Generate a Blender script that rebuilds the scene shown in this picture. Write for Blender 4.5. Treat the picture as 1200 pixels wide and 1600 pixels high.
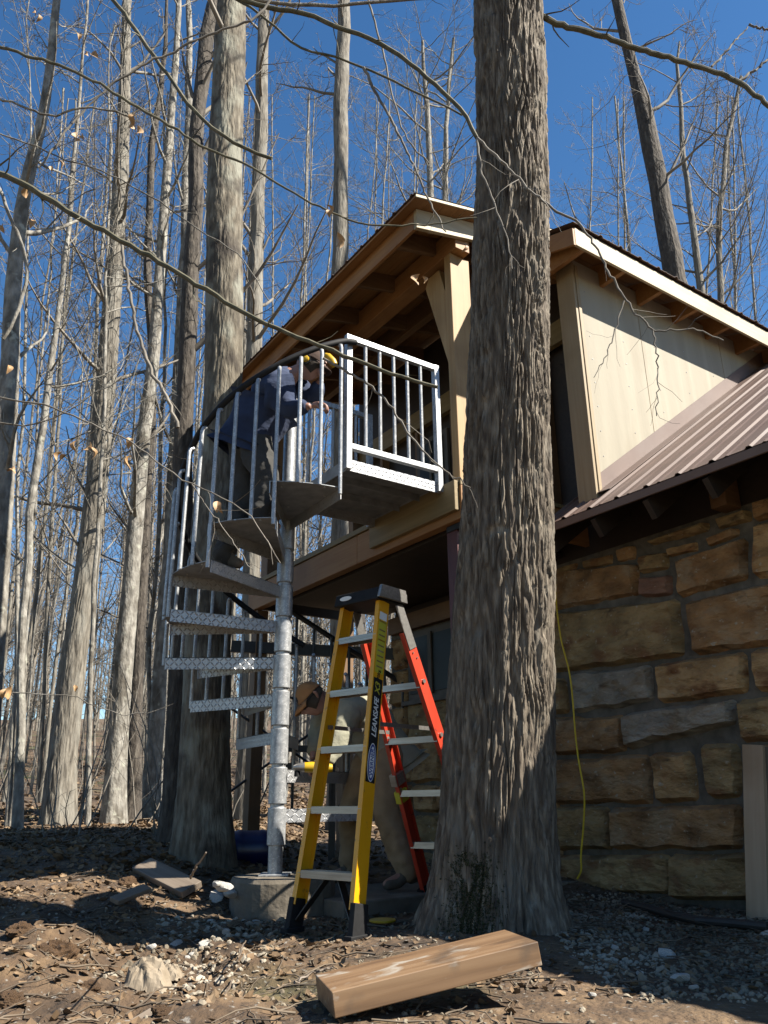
import bpy, math, random
import numpy as np
from math import sin, cos, tan, atan, atan2, pi, radians, sqrt
from mathutils import Vector, Matrix

scene = bpy.context.scene
for o in list(bpy.data.objects): bpy.data.objects.remove(o)

# ------------------------------------------------------------------ camera
FPX = 1230.0; PITCH = atan(450/1230.); ROLL = radians(0.6)
_F = np.array([0, cos(PITCH), sin(PITCH)]); _U0 = np.array([0, -sin(PITCH), cos(PITCH)]); _R0 = np.array([1., 0, 0])
_R = cos(ROLL)*_R0 - sin(ROLL)*_U0; _U = sin(ROLL)*_R0 + cos(ROLL)*_U0
cam = bpy.data.cameras.new('camera'); camo = bpy.data.objects.new('camera', cam)
scene.collection.objects.link(camo); scene.camera = camo
cam.sensor_fit = 'VERTICAL'; cam.sensor_height = 24; cam.lens = 24*FPX/1600
cam.clip_start = .05; cam.clip_end = 2000
camo.matrix_world = Matrix(((_R[0], _U[0], -_F[0], 0), (_R[1], _U[1], -_F[1], 0), (_R[2], _U[2], -_F[2], 0), (0, 0, 0, 1)))
scene.render.resolution_x = 768; scene.render.resolution_y = 1024

# ------------------------------------------------------------------ light
SUN_AZ = radians(-16); SUN_EL = radians(46)        # azimuth of the sun measured from +X
world = bpy.data.worlds.new('World'); scene.world = world; world.use_nodes = True
wn = world.node_tree; bg = wn.nodes['Background']
sky = wn.nodes.new('ShaderNodeTexSky'); sky.sky_type = 'NISHITA'; sky.sun_disc = False
sky.sun_elevation = SUN_EL; sky.sun_rotation = pi/2 - SUN_AZ
sky.altitude = 300; sky.air_density = 1.0; sky.dust_density = .15; sky.ozone_density = 1.6
hs = wn.nodes.new('ShaderNodeHueSaturation'); hs.inputs['Saturation'].default_value = 1.26; wn.links.new(sky.outputs[0], hs.inputs['Color'])
wn.links.new(hs.outputs[0], bg.inputs[0]); bg.inputs[1].default_value = .056
sl = bpy.data.lights.new('sun', 'SUN'); sl.energy = 5.0; sl.angle = radians(.5); sl.color = (1, .94, .84)
suno = bpy.data.objects.new('sun', sl); scene.collection.objects.link(suno)
SD = Vector((cos(SUN_EL)*cos(SUN_AZ), cos(SUN_EL)*sin(SUN_AZ), sin(SUN_EL)))
suno.rotation_euler = (-SD).to_track_quat('-Z', 'Y').to_euler()
scene.view_settings.view_transform = 'Standard'; scene.view_settings.look = 'None'
scene.view_settings.exposure = 1.62; scene.view_settings.gamma = 1

# ------------------------------------------------------------------ helpers
def ray(u, v): return _R*(u-600)/FPX + _U*(800-v)/FPX + _F
def at(u, v, Y): r = ray(u, v); return r*Y/r[1]
def atz(u, v, z): r = ray(u, v); return r*z/r[2]
A1 = radians(34.5)
E1 = np.array([cos(A1), sin(A1), 0]); E2 = np.array([sin(A1), -cos(A1), 0]); PO = np.array([-.68, 5.2, 0])
def W(s, t, z): return PO + E1*s + E2*t + np.array([0, 0, z])
def onS(u, v, s):
    r = ray(u, v); p = r*((s+PO@E1)/(r@E1)); q = p-PO; return q@E1, q@E2, p[2]

def tag(o, label=None, cat=None, group=None, kind=None):
    if label: o['label'] = label
    if cat: o['category'] = cat
    if group: o['group'] = group
    if kind: o['kind'] = kind
    return o
def thing(name, label, cat, loc=(0, 0, 0), rotz=0, group=None, mat=None):
    o = bpy.data.objects.new(name, None); scene.collection.objects.link(o); o.empty_display_size = .2
    if mat is not None: o.matrix_world = mat
    else: o.location = loc; o.rotation_euler = (0, 0, rotz)
    return tag(o, label, cat, group)

class Acc:
    def __init__(s): s.v = []; s.q = []; s.t = []; s.n = 0; s.tb = {}
    def add(s, v, q=None, t=None):
        v = np.asarray(v, float).reshape(-1, 3); s.v.append(v)
        if q is not None and len(q): s.q.append(np.asarray(q, int).reshape(-1, 4)+s.n)
        if t is not None and len(t): s.t.append(np.asarray(t, int).reshape(-1, 3)+s.n)
        s.n += len(v); return s
    def box(s, a, b, rot=None, o=None):
        a = np.array(a, float); b = np.array(b, float); lo = np.minimum(a, b); hi = np.maximum(a, b)
        v = np.array([[x, y, z] for z in (lo[2], hi[2]) for x, y in ((lo[0], lo[1]), (hi[0], lo[1]), (hi[0], hi[1]), (lo[0], hi[1]))])
        if rot is not None: v = v@np.array(rot).T
        if o is not None: v = v+np.array(o)
        return s.add(v, [[0, 3, 2, 1], [4, 5, 6, 7], [0, 1, 5, 4], [1, 2, 6, 5], [2, 3, 7, 6], [3, 0, 4, 7]])
    def beam(s, p, q, w, h, up=(0, 0, 1)):
        """box from p to q, width w (sideways) height h (towards up)"""
        p = np.array(p, float); q = np.array(q, float); d = q-p; L = np.linalg.norm(d); d = d/L
        x = np.cross(d, up); x = x/np.linalg.norm(x); y = np.cross(x, d)
        return s.box((-w/2, 0, -h/2), (w/2, L, h/2), np.array([x, d, y]).T, p)
    def prism(s, poly, axis_vec):
        poly = np.array(poly, float); n = len(poly); v = np.vstack([poly, poly+np.array(axis_vec)])
        s.add(v, [[i, (i+1) % n, (i+1) % n+n, i+n] for i in range(n)])
        b = s.n-2*n; t = [[0, i+1, i] for i in range(1, n-1)]+[[n, n+i, n+i+1] for i in range(1, n-1)]
        s.t.append(np.array(t)+b); return s
    def tube(s, P, r, k=8, cap=True):
        P = np.asarray(P, float); n = len(P); r = np.ones(n)*r
        T = np.gradient(P, axis=0); T /= np.linalg.norm(T, axis=1)[:, None]+1e-12
        ref = np.eye(3)[np.argmin(abs(T.mean(0)))]; X = np.cross(T[0], ref); X /= np.linalg.norm(X)
        rings = []; an = np.linspace(0, 2*pi, k, endpoint=False)
        for i in range(n):
            X = X-T[i]*(X@T[i]); X /= np.linalg.norm(X)+1e-12; Y = np.cross(T[i], X)
            rings.append(P[i]+r[i]*(np.cos(an)[:, None]*X+np.sin(an)[:, None]*Y))
        b = s.n; s.add(np.vstack(rings), [[i*k+j, i*k+(j+1) % k, (i+1)*k+(j+1) % k, (i+1)*k+j] for i in range(n-1) for j in range(k)])
        if cap:
            s.t.append(np.array([[0, j+1, j] for j in range(1, k-1)])+b)
            s.t.append(np.array([[0, j, j+1] for j in range(1, k-1)])+b+(n-1)*k)
        return s
    def btube(s, P, r, k=3):
        s.tb.setdefault((len(P), k), []).append((P, r))
    def flush(s):
        for (n, k), L in s.tb.items():
            P = np.array([l[0] for l in L]); r = np.array([np.ones(n)*l[1] for l in L]); K = len(L)
            T = np.gradient(P, axis=1); T /= np.linalg.norm(T, axis=2)[..., None]+1e-12
            m = T.mean(1); ref = np.eye(3)[np.argmin(abs(m), axis=1)]
            X = np.cross(T, ref[:, None, :]); X /= np.linalg.norm(X, axis=2)[..., None]+1e-12; Y = np.cross(T, X)
            an = np.linspace(0, 2*pi, k, endpoint=False)
            V = P[:, :, None, :]+r[:, :, None, None]*(np.cos(an)[None, None, :, None]*X[:, :, None, :]+np.sin(an)[None, None, :, None]*Y[:, :, None, :])
            f = np.array([[i*k+j, i*k+(j+1) % k, (i+1)*k+(j+1) % k, (i+1)*k+j] for i in range(n-1) for j in range(k)])
            s.add(V.reshape(-1, 3), (f[None]+(np.arange(K)*n*k)[:, None, None]).reshape(-1, 4))
        s.tb = {}
    def mesh(s, name, mat, smooth=False):
        s.flush()
        V = np.vstack(s.v); Q = np.vstack(s.q) if s.q else np.zeros((0, 4), int); T = np.vstack(s.t) if s.t else np.zeros((0, 3), int)
        me = bpy.data.meshes.new(name); me.vertices.add(len(V)); me.vertices.foreach_set('co', V.astype(np.float32).ravel())
        me.loops.add(Q.size+T.size); me.loops.foreach_set('vertex_index', np.concatenate([Q.ravel(), T.ravel()]).astype(np.int32))
        nf = len(Q)+len(T); me.polygons.add(nf)
        st = np.concatenate([np.arange(len(Q))*4, Q.size+np.arange(len(T))*3]).astype(np.int32)
        me.polygons.foreach_set('loop_start', st)
        me.polygons.foreach_set('use_smooth', np.full(nf, smooth))
        me.update(calc_edges=True); me.validate()
        if mat is not None: me.materials.append(mat)
        if smooth and len(V) < 4000: me.set_sharp_from_angle(angle=radians(30))
        return me
    def _x(s): pass
    def build(s, name, mat, parent=None, smooth=False, bev=0, label=None, mw=None):
        me = s.mesh(name, mat, smooth)
        return put(name, me, parent, bev=bev, label=label, mw=mw)
def put(name, me, parent=None, bev=0, label=None, mw=None):
    o = bpy.data.objects.new(name, me); scene.collection.objects.link(o)
    if parent: o.parent = parent
    if mw is not None: o.matrix_basis = mw
    if bev:
        m = o.modifiers.new('bevel', 'BEVEL'); m.width = bev; m.segments = 2; m.limit_method = 'ANGLE'
    if label: o['label'] = label
    return o
def rotm(a, ax='Z'): return Matrix.Rotation(a, 4, ax)
def copy_thing(root, mw, label=None):
    def cp(o, par):
        c = o.copy(); scene.collection.objects.link(c); c.parent = par
        for ch in kids.get(o.name, []): cp(ch, c)
        return c
    kids = {}
    for o in bpy.data.objects:
        if o.parent: kids.setdefault(o.parent.name, []).append(o)
    c = cp(root, None); c.matrix_world = mw
    if label: c['label'] = label
    return c

# --- numpy noise
def _h(i, j, k, seed=0):
    n = (i*374761393+j*668265263+k*2147483647+seed*1274126177) & 0xffffffff
    n = ((n ^ (n >> 13))*1274126177) & 0xffffffff
    n = n ^ (n >> 16); return (n & 0xffffff)/float(0xffffff)
def vn(x, y, z=0., seed=0):
    x, y, z = np.broadcast_arrays(np.asarray(x, float), np.asarray(y, float), np.asarray(z, float))
    i, j, k = np.floor(x).astype(np.int64), np.floor(y).astype(np.int64), np.floor(z).astype(np.int64)
    fx, fy, fz = x-i, y-j, z-k; fx = fx*fx*(3-2*fx); fy = fy*fy*(3-2*fy); fz = fz*fz*(3-2*fz)
    def H(a, b, c): return _h(i+a, j+b, k+c, seed)
    return ((H(0, 0, 0)*(1-fx)+H(1, 0, 0)*fx)*(1-fy)+(H(0, 1, 0)*(1-fx)+H(1, 1, 0)*fx)*fy)*(1-fz) + \
           ((H(0, 0, 1)*(1-fx)+H(1, 0, 1)*fx)*(1-fy)+(H(0, 1, 1)*(1-fx)+H(1, 1, 1)*fx)*fy)*fz
def fbm(x, y, z=0., o=4, seed=0):
    r = 0; a = .5
    for i in range(o): r = r+a*(vn(x, y, z, seed+i)-.5)*2; x = x*2.03; y = y*2.03; z = z*2.03; a *= .5
    return r

# ------------------------------------------------------------------ materials
def material(name, ramp, scale=(5, 5, 5), rough=.7, metal=0, bump=.3, bdist=.01, bscale=None, detail=6, kind='NOISE', spots=None, rrange=0, distort=0, spec=.5, big=None):
    """ramp: list of (pos, colour); object-space noise colour with noise bump. big=(colour, scale, lo, hi) broad second colour"""
    m = bpy.data.materials.new(name); m.use_nodes = True; nt = m.node_tree; N = nt.nodes; L = nt.links
    b = N['Principled BSDF']; b.inputs['Roughness'].default_value = rough; b.inputs['Metallic'].default_value = metal
    b.inputs['Specular IOR Level'].default_value = spec
    tc = N.new('ShaderNodeTexCoord')
    def noise(sc, det=detail, k='NOISE'):
        mp = N.new('ShaderNodeMapping'); mp.inputs['Scale'].default_value = sc; L.new(tc.outputs['Object'], mp.inputs[0])
        t = N.new('ShaderNodeTexNoise' if k == 'NOISE' else 'ShaderNodeTexVoronoi'); t.inputs['Scale'].default_value = 1
        if k == 'NOISE': t.inputs['Detail'].default_value = det; t.inputs['Distortion'].default_value = distort
        else: t.feature = 'DISTANCE_TO_EDGE'
        L.new(mp.outputs[0], t.inputs['Vector']); return t.outputs['Fac' if k == 'NOISE' else 'Distance']
    n1 = noise(scale, k=kind)
    cr = N.new('ShaderNodeValToRGB'); L.new(n1, cr.inputs[0]); el = cr.color_ramp.elements
    while len(el) < len(ramp): el.new(.5)
    K = .55 if metal < .4 else .64
    for e, (p, c) in zip(el, ramp): e.position = p; e.color = (*[x*K for x in c], 1)
    col = cr.outputs[0]
    for extra in ([big] if big else [])+(spots or []):
        c2, sc, lo, hi = extra
        n2 = noise(sc if isinstance(sc, tuple) else (sc,)*3, 5); mr = N.new('ShaderNodeMapRange'); L.new(n2, mr.inputs[0])
        mr.inputs['From Min'].default_value = lo; mr.inputs['From Max'].default_value = hi
        mx = N.new('ShaderNodeMix'); mx.data_type = 'RGBA'; L.new(mr.outputs[0], mx.inputs['Factor']); L.new(col, mx.inputs['A']); mx.inputs['B'].default_value = (*[x*K for x in c2], 1)
        col = mx.outputs['Result']
    L.new(col, b.inputs['Base Color'])
    if rrange:
        mr = N.new('ShaderNodeMapRange'); L.new(noise(tuple(x*.7 for x in scale)), mr.inputs[0]); mr.inputs['To Min'].default_value = rough-rrange; mr.inputs['To Max'].default_value = rough+rrange
        L.new(mr.outputs[0], b.inputs['Roughness'])
    if bump:
        bn = N.new('ShaderNodeBump'); bn.inputs['Strength'].default_value = bump; bn.inputs['Distance'].default_value = bdist
        L.new(noise(bscale or scale, k=kind), bn.inputs['Height']); L.new(bn.outputs[0], b.inputs['Normal'])
    return m
def wood(name, c1, c2, axis, k=1., knots=True, rough=.65):
    s = [38., 38., 38.]; s['xyz'.index(axis)] = 1.6
    sp = [((c1[0]*.35, c1[1]*.25, c1[2]*.2), tuple((9 if 'xyz'[i] != axis else 2.6) for i in range(3)), .70, .76)] if knots else []
    return material(name, [(.3, c1), (.7, c2)], tuple(s), rough=rough, bump=.25, bdist=.003, detail=4, distort=.35, spots=sp,
                    big=((c1[0]*.72, c1[1]*.68, c1[2]*.6), (1.7, 1.7, 1.7), .45, .75))
PINE1, PINE2 = (.52, .31, .12), (.66, .43, .19)
WZ, WX, WY = (wood('pine_'+a, PINE1, PINE2, a) for a in 'zxy')
DW1, DW2 = (.22, .115, .048), (.32, .18, .08)
DX, DY, DZ = (wood('aged_pine_'+a, DW1, DW2, a) for a in 'xyz')
OX, OY = (wood('beam_fir_'+a, (.42, .19, .055), (.55, .28, .095), a) for a in 'xy')
GREENW = wood('treated_wood', (.30, .21, .085), (.40, .29, .13), 'y')
GREYW = wood('weathered_board', (.20, .15, .11), (.30, .24, .18), 'x')
PALEW = wood('pale_board', (.62, .44, .28), (.74, .55, .37), 'x')
DARKW = wood('shade_dark_wood', (.035, .022, .014), (.06, .038, .024), 'x')  # shade of soffit, under-deck and interior is put into this dark colour
PLY = wood('plywood', (.25, .15, .08), (.33, .20, .11), 'y', knots=False)
TIMBER = material('heavy_timber', [(.3, (.15, .08, .035)), (.5, (.27, .155, .075)), (.7, (.34, .21, .11))], (1.1, 26, 26), rough=.6, bump=.35, bdist=.004, detail=7, distort=.6,
    spots=[((.16, .09, .045), (2.2, 9, 9), .60, .68), ((.50, .44, .36), (7, 14, 14), .60, .72), ((.12, .08, .05), (4, 4, 4), .60, .78)])
GALV = material('galvanized_steel', [(.35, (.36, .37, .38)), (.65, (.56, .57, .57))], (40, 40, 25), rough=.42, metal=.45, bump=.06, bdist=.002, rrange=.12,
                spots=[((.75, .75, .75), 90, .58, .64)])
GALVD = material('galvanized_plate', [(.35, (.34, .36, .37)), (.65, (.48, .50, .51))], (14, 14, 14), rough=.55, metal=.2, bump=.08, bdist=.002, rrange=.1)
ALU = material('aluminium', [(.3, (.40, .38, .35)), (.7, (.55, .53, .49))], (6, 60, 60), rough=.38, metal=.8, bump=.05, bdist=.001)
BLACKM = material('black_metal', [(.3, (.012, .012, .013)), (.7, (.03, .03, .03))], (20, 20, 20), rough=.45, bump=.1, bdist=.002)
BLACKP = material('black_plastic', [(.3, (.012, .012, .013)), (.7, (.022, .022, .023))], (30, 30, 30), rough=.7, bump=.1, bdist=.001, spec=.25)
MAROON = material('maroon_steel', [(.3, (.12, .03, .03)), (.7, (.17, .05, .045))], (10, 10, 4), rough=.5, bump=.1, bdist=.002)
YEL = material('yellow_fibreglass', [(.3, (1.0, .44, .006)), (.7, (1.1, .53, .008))], (12, 12, 3), rough=.35, bump=.06, bdist=.001, spots=[((.35, .22, .05), 22, .66, .72)])
RED = material('red_fibreglass', [(.3, (.60, .05, .02)), (.7, (.68, .07, .03))], (12, 12, 3), rough=.38, bump=.06, bdist=.001, spots=[((.25, .04, .03), 22, .68, .74)])
WHITE = material('white_print', [(.3, (1.1, 1.1, 1.05)), (.7, (1.15, 1.15, 1.1))], (20, 20, 20), rough=.5, bump=0)
BLUE = material('blue_print', [(.3, (.02, .05, .30)), (.7, (.03, .07, .36))], (20, 20, 20), rough=.4, bump=0)
YPRINT = material('yellow_print', [(.3, (.7, .62, .04)), (.7, (.75, .68, .06))], (20, 20, 20), rough=.5, bump=0)
CONC = material('concrete', [(.3, (.17, .14, .10)), (.7, (.30, .26, .20))], (5, 5, 5), rough=.9, bump=.5, bdist=.02, bscale=(18, 18, 18), spots=[((.10, .08, .055), 3, .5, .7)])
MORTAR = material('mortar', [(.3, (.12, .11, .088)), (.7, (.24, .22, .18))], (14, 14, 14), rough=.95, bump=.6, bdist=.03)
_w = lambda q: (q[0]*1.3, q[1]*1.27, q[2]*1.18)
STONES = [material('stone_'+n, [(.28, _w(a)), (.5, _w(b)), (.72, _w(c))], (4, 4, 7), rough=.92, bump=1, bdist=.05, bscale=(11, 11, 22), detail=12,
                   spots=[(d, (5, 5, 9), .52, .66), ((.12, .078, .042), (7, 7, 16), .60, .78), ((.62, .54, .40), (26, 26, 34), .64, .72)]) for n, a, b, c, d in (
    ('brown', (.16, .088, .038), (.36, .205, .09), (.52, .32, .155), (.52, .36, .20)),
    ('olive', (.18, .125, .058), (.37, .26, .125), (.50, .37, .19), (.33, .17, .07)),
    ('grey', (.20, .18, .15), (.36, .325, .27), (.48, .44, .37), (.38, .28, .17)),
    ('tan', (.24, .15, .068), (.50, .32, .15), (.66, .45, .235), (.34, .16, .06)),
    ('pink', (.17, .09, .065), (.28, .155, .11), (.35, .22, .155), (.2, .12, .075)))]
def siding_mat():
    m = material('fibre_siding', [(.3, (.44, .39, .29)), (.7, (.52, .465, .35))], (7, 7, .8), rough=.8, bump=.25, bdist=.006, bscale=(24, 24, 9), detail=5,
                 spots=[((.60, .54, .41), (9, 9, .45), .55, .8), ((.36, .29, .19), (2.2, 2.2, .9), .58, .9)])
    return m
SIDING = siding_mat()
TRIM = wood('painted_trim', (.42, .30, .16), (.50, .38, .22), 'z', knots=False)
FASCIA = wood('fascia_pine', (.62, .50, .31), (.74, .62, .42), 'x')
ROOFM = material('brown_roof_metal', [(.3, (.17, .105, .08)), (.7, (.24, .155, .12))], (3, 3, 3), rough=.6, metal=.0, bump=.05, bdist=.002, rrange=.1, spots=[((.21, .15, .125), (1.5, 1.5, 1.5), .5, .7)])
GLASS = material('dark_glass', [(.3, (.02, .025, .025)), (.7, (.05, .055, .05))], (2, 2, 2), rough=.35, bump=0, spec=.2)
FRAMEM = material('window_frame_paint', [(.3, (.10, .08, .06)), (.7, (.15, .12, .09))], (8, 8, 8), rough=.6, bump=.1)
BARKD = material('furrowed_bark', [(.3, (.09, .066, .046)), (.5, (.20, .16, .115)), (.75, (.48, .41, .31))], (34, 34, 6), rough=.95, bump=.8, bdist=.015, bscale=(95, 95, 13), detail=8,
                 spots=[((.24, .21, .165), (9, 9, 3), .58, .72)])
BARKG = material('lichen_bark', [(.25, (.06, .048, .033)), (.5, (.18, .15, .105)), (.8, (.38, .335, .255))], (24, 24, 6), rough=.95, bump=1, bdist=.02, bscale=(42, 42, 10), detail=8,
                 spots=[((.34, .33, .26), (5, 5, 2.5), .50, .64), ((.07, .055, .04), (3, 3, 3), .56, .68)])
BARKM = material('mid_bark', [(.25, (.07, .058, .044)), (.5, (.22, .195, .155)), (.8, (.44, .395, .32))], (30, 30, 4.5), rough=.95, bump=1, bdist=.02, bscale=(42, 42, 7), detail=7,
                 spots=[((.34, .32, .27), (5, 5, 2), .5, .7)])
BARKL = material('pale_bark', [(.25, (.13, .115, .093)), (.5, (.31, .285, .24)), (.8, (.56, .53, .46))], (16, 16, 7), rough=.92, bump=1, bdist=.02, bscale=(30, 30, 12), detail=9,
                 spots=[((.14, .12, .09), (5, 5, 3), .52, .66), ((.50, .49, .40), (8, 8, 8), .60, .70)])
BARKK = material('dark_rough_bark', [(.25, (.04, .033, .026)), (.55, (.11, .09, .07)), (.8, (.24, .21, .165))], (24, 24, 8), rough=.95, bump=1, bdist=.03, bscale=(30, 30, 9), detail=8)
TWIG = material('twig_bark', [(.3, (.17, .145, .115)), (.7, (.36, .32, .26))], (6, 6, 6), rough=.85, bump=.2, bdist=.005)
TWIGO = material('olive_branch_bark', [(.3, (.085, .08, .04)), (.6, (.17, .15, .085)), (.8, (.27, .24, .16))], (22, 22, 22), rough=.8, bump=.4, bdist=.005)
LEAFDRY = material('dry_leaf', [(.3, (.42, .22, .08)), (.7, (.62, .40, .19))], (30, 30, 30), rough=.6, bump=.2, bdist=.002)
LITTER = material('leaf_litter', [(.25, (.06, .035, .017)), (.5, (.22, .135, .065)), (.78, (.50, .36, .22))], (2.5, 2.5, 2.5), rough=.85, bump=.2, bdist=.003, detail=10)
PEB = material('pebble', [(.25, (.10, .078, .05)), (.5, (.28, .23, .16)), (.8, (.66, .59, .47))], (1.8, 1.8, 1.8), rough=.9, bump=.4, bdist=.005, bscale=(40, 40, 40), detail=9)
ROCKW = material('pale_rock', [(.25, (.40, .37, .32)), (.7, (.78, .74, .67))], (12, 12, 12), rough=.9, bump=.6, bdist=.01)
MOSS = material('moss', [(.3, (.022, .030, .008)), (.7, (.06, .07, .018))], (60, 60, 60), rough=1, bump=1, bdist=.01)
SKIN = material('skin', [(.3, (.40, .20, .14)), (.7, (.48, .26, .19))], (20, 20, 20), rough=.5, bump=.1, bdist=.002)
def cloth(n, c1, c2): return material(n, [(.3, c1), (.7, c2)], (7, 7, 7), rough=.95, bump=.8, bdist=.02, bscale=(10, 10, 14), detail=3)
NAVY = cloth('navy_cotton', (.018, .03, .075), (.04, .065, .14)); GREYP = cloth('grey_trousers', (.045, .043, .038), (.075, .07, .062))
KHAKI = cloth('khaki_canvas', (.30, .205, .11), (.44, .31, .18)); OLIVEH = cloth('olive_hoodie', (.36, .35, .25), (.50, .48, .36))
TANCAP = cloth('tan_cap', (.50, .24, .09), (.62, .32, .13)); BOOT = cloth('suede_boot', (.10, .085, .06), (.17, .14, .105)); DARKC = cloth('dark_cap', (.05, .025, .015), (.08, .04, .025))
HAIR = cloth('hair', (.05, .035, .025), (.09, .07, .05))
PLYEL = material('tool_yellow', [(.3, (.75, .45, .01)), (.7, (.8, .5, .02))], (9, 9, 9), rough=.4, bump=0)
BLUEB = material('blue_plastic', [(.3, (.006, .015, .10)), (.7, (.01, .022, .15))], (5, 5, 5), rough=.35, bump=.1)
PAPER = material('torn_paper', [(.3, (.27, .21, .14)), (.7, (.42, .34, .24))], (8, 8, 8), rough=.8, bump=.6, bdist=.01)
CORD = material('yellow_cord_rubber', [(.3, (.95, .68, .02)), (.7, (1.1, .8, .03))], (9, 9, 9), rough=.5, bump=0)
PIPE = material('dark_pipe', [(.3, (.03, .028, .026)), (.7, (.06, .055, .05))], (9, 9, 9), rough=.6, bump=.2)
CLEARP = material('clear_plastic', [(.3, (.7, .72, .75)), (.7, (.8, .82, .84))], (9, 9, 9), rough=.15, bump=.1)

def diamond_mat():
    m = material('diamond_plate', [(.3, (.48, .49, .50)), (.7, (.62, .62, .62))], (14, 14, 14), rough=.4, metal=.5, bump=0, rrange=.1)
    nt = m.node_tree; N = nt.nodes; L = nt.links; b = N['Principled BSDF']
    tc = N.new('ShaderNodeTexCoord'); sp = N.new('ShaderNodeSeparateXYZ'); L.new(tc.outputs['Object'], sp.inputs[0])
    def mth(op, a, bb=None, c=None):
        n = N.new('ShaderNodeMath'); n.operation = op
        for i, x in enumerate((a, bb, c)):
            if x is None: continue
            if isinstance(x, (int, float)): n.inputs[i].default_value = x
            else: L.new(x, n.inputs[i])
        return n.outputs[0]
    yz = mth('ADD', sp.outputs[1], sp.outputs[2]); K = 34.
    u = mth('MULTIPLY', sp.outputs[0], K); v = mth('MULTIPLY', yz, K)
    fu = mth('SUBTRACT', mth('FRACT', u), .5); fv = mth('SUBTRACT', mth('FRACT', v), .5)
    par = mth('MODULO', mth('ABSOLUTE', mth('ADD', mth('FLOOR', u), mth('FLOOR', v))), 2)
    sg = mth('SUBTRACT', mth('MULTIPLY', par, 2), 1)
    a = mth('ADD', fu, mth('MULTIPLY', fv, sg)); c = mth('SUBTRACT', fu, mth('MULTIPLY', fv, sg))
    d = mth('ADD', mth('POWER', mth('ABSOLUTE', mth('MULTIPLY', a, 1.15)), 2), mth('POWER', mth('ABSOLUTE', mth('MULTIPLY', c, 5.)), 2))
    hgt = mth('MAXIMUM', mth('SUBTRACT', 1, d), 0)
    bn = N.new('ShaderNodeBump'); bn.inputs['Strength'].default_value = 1; bn.inputs['Distance'].default_value = .006
    L.new(hgt, bn.inputs['Height']); L.new(bn.outputs[0], b.inputs['Normal']); return m
DIAM = diamond_mat()

# ------------------------------------------------------------------ ground
def sst(a, b, x): x = np.clip((x-a)/(b-a), 0, 1); return x*x*(3-2*x)
def gz(x, y):
    x = np.asarray(x, float); y = np.asarray(y, float)
    s = (x-PO[0])*E1[0]+(y-PO[1])*E1[1]
    z = -.62+0*x
    z = z-.5*sst(2.4, 0, y)-.5*sst(0, -3, y)
    left = sst(-.7, -1.7, x)
    z = z+left*(.30*sst(4.2, 6.5, y))
    z = z+(1-left)*.12*sst(5.2, 6.2, y)*sst(-4, 8, 8-x)
    z = z+.12*sst(7.5, 12, y)+.38*sst(10, 17, y)+1.1*sst(16, 36, y)+4*sst(30, 70, y)+9*sst(60, 160, y)
    z = z+.35*sst(-5, -16, x)*sst(6, 12, y)
    lump = sst(0.1, -.9, x)*sst(6.4, 4.2, y)*sst(1.5, 2.6, y)
    z = z+lump*(.10*fbm(x*1.7, y*1.7, 3.1, 3)+.06*fbm(x*6, y*6, 1.1, 3)+.022*fbm(x*15, y*15, 4.1, 3))
    z = z-.10*np.exp(-((x+.62)**2+(y-3.35)**2)/.10)-.09*np.exp(-((x+1.25)**2+(y-3.9)**2)/.16)+.10*np.exp(-((x+1.45)**2+(y-3.3)**2)/.08)
    far = sst(7, 14, np.hypot(x, y))
    z = z+.012*fbm(x*5, y*5, .3, 3)*(1+lump)+(1-sst(3, 1, x-s*0))*0+far*.25*fbm(x*.16, y*.16, 7, 3)+.004*fbm(x*28, y*28, 0, 2)
    # mound round the big foreground trunk
    z = z+.06*np.exp(-((x-.52)**2+(y-4.15)**2)/.22)
    return z
def axis(lo, hi, a, b, fine, coarse=1.16):
    g = list(np.arange(a, b, fine)); st = fine
    x = b
    while x < hi: g.append(x); st = min(st*coarse, 12); x += st
    x = a; st = fine; l = []
    while x > lo: st = min(st*coarse, 12); x -= st; l.append(x)
    return np.array(l[::-1]+g)
gx = axis(-220, 220, -2.6, 2.6, .016); gy = axis(-60, 420, 2.3, 7.0, .018)
GX, GY = np.meshgrid(gx, gy); GZ = gz(GX, GY)
a = Acc(); nx, ny = len(gx), len(gy)
ii = (np.arange(ny-1)[:, None]*nx+np.arange(nx-1)[None]).ravel()
a.add(np.stack([GX, GY, GZ], -1), np.stack([ii, ii+1, ii+nx+1, ii+nx], -1))
def ground_mat():
    m = material('forest_soil', [(.25, (.045, .027, .014)), (.5, (.135, .082, .042)), (.8, (.30, .195, .10))], (6, 6, 6), rough=.95, bump=1, bdist=.03, bscale=(26, 26, 26), detail=9,
                 spots=[((.22, .15, .08), 1.1, .55, .78), ((.30, .27, .23), (34, 34, 34), .62, .68), ((.07, .085, .02), .55, .55, .68)])
    return m
GROUND = ground_mat()
tag(a.build('ground', GROUND, smooth=True), kind='structure')

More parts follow.
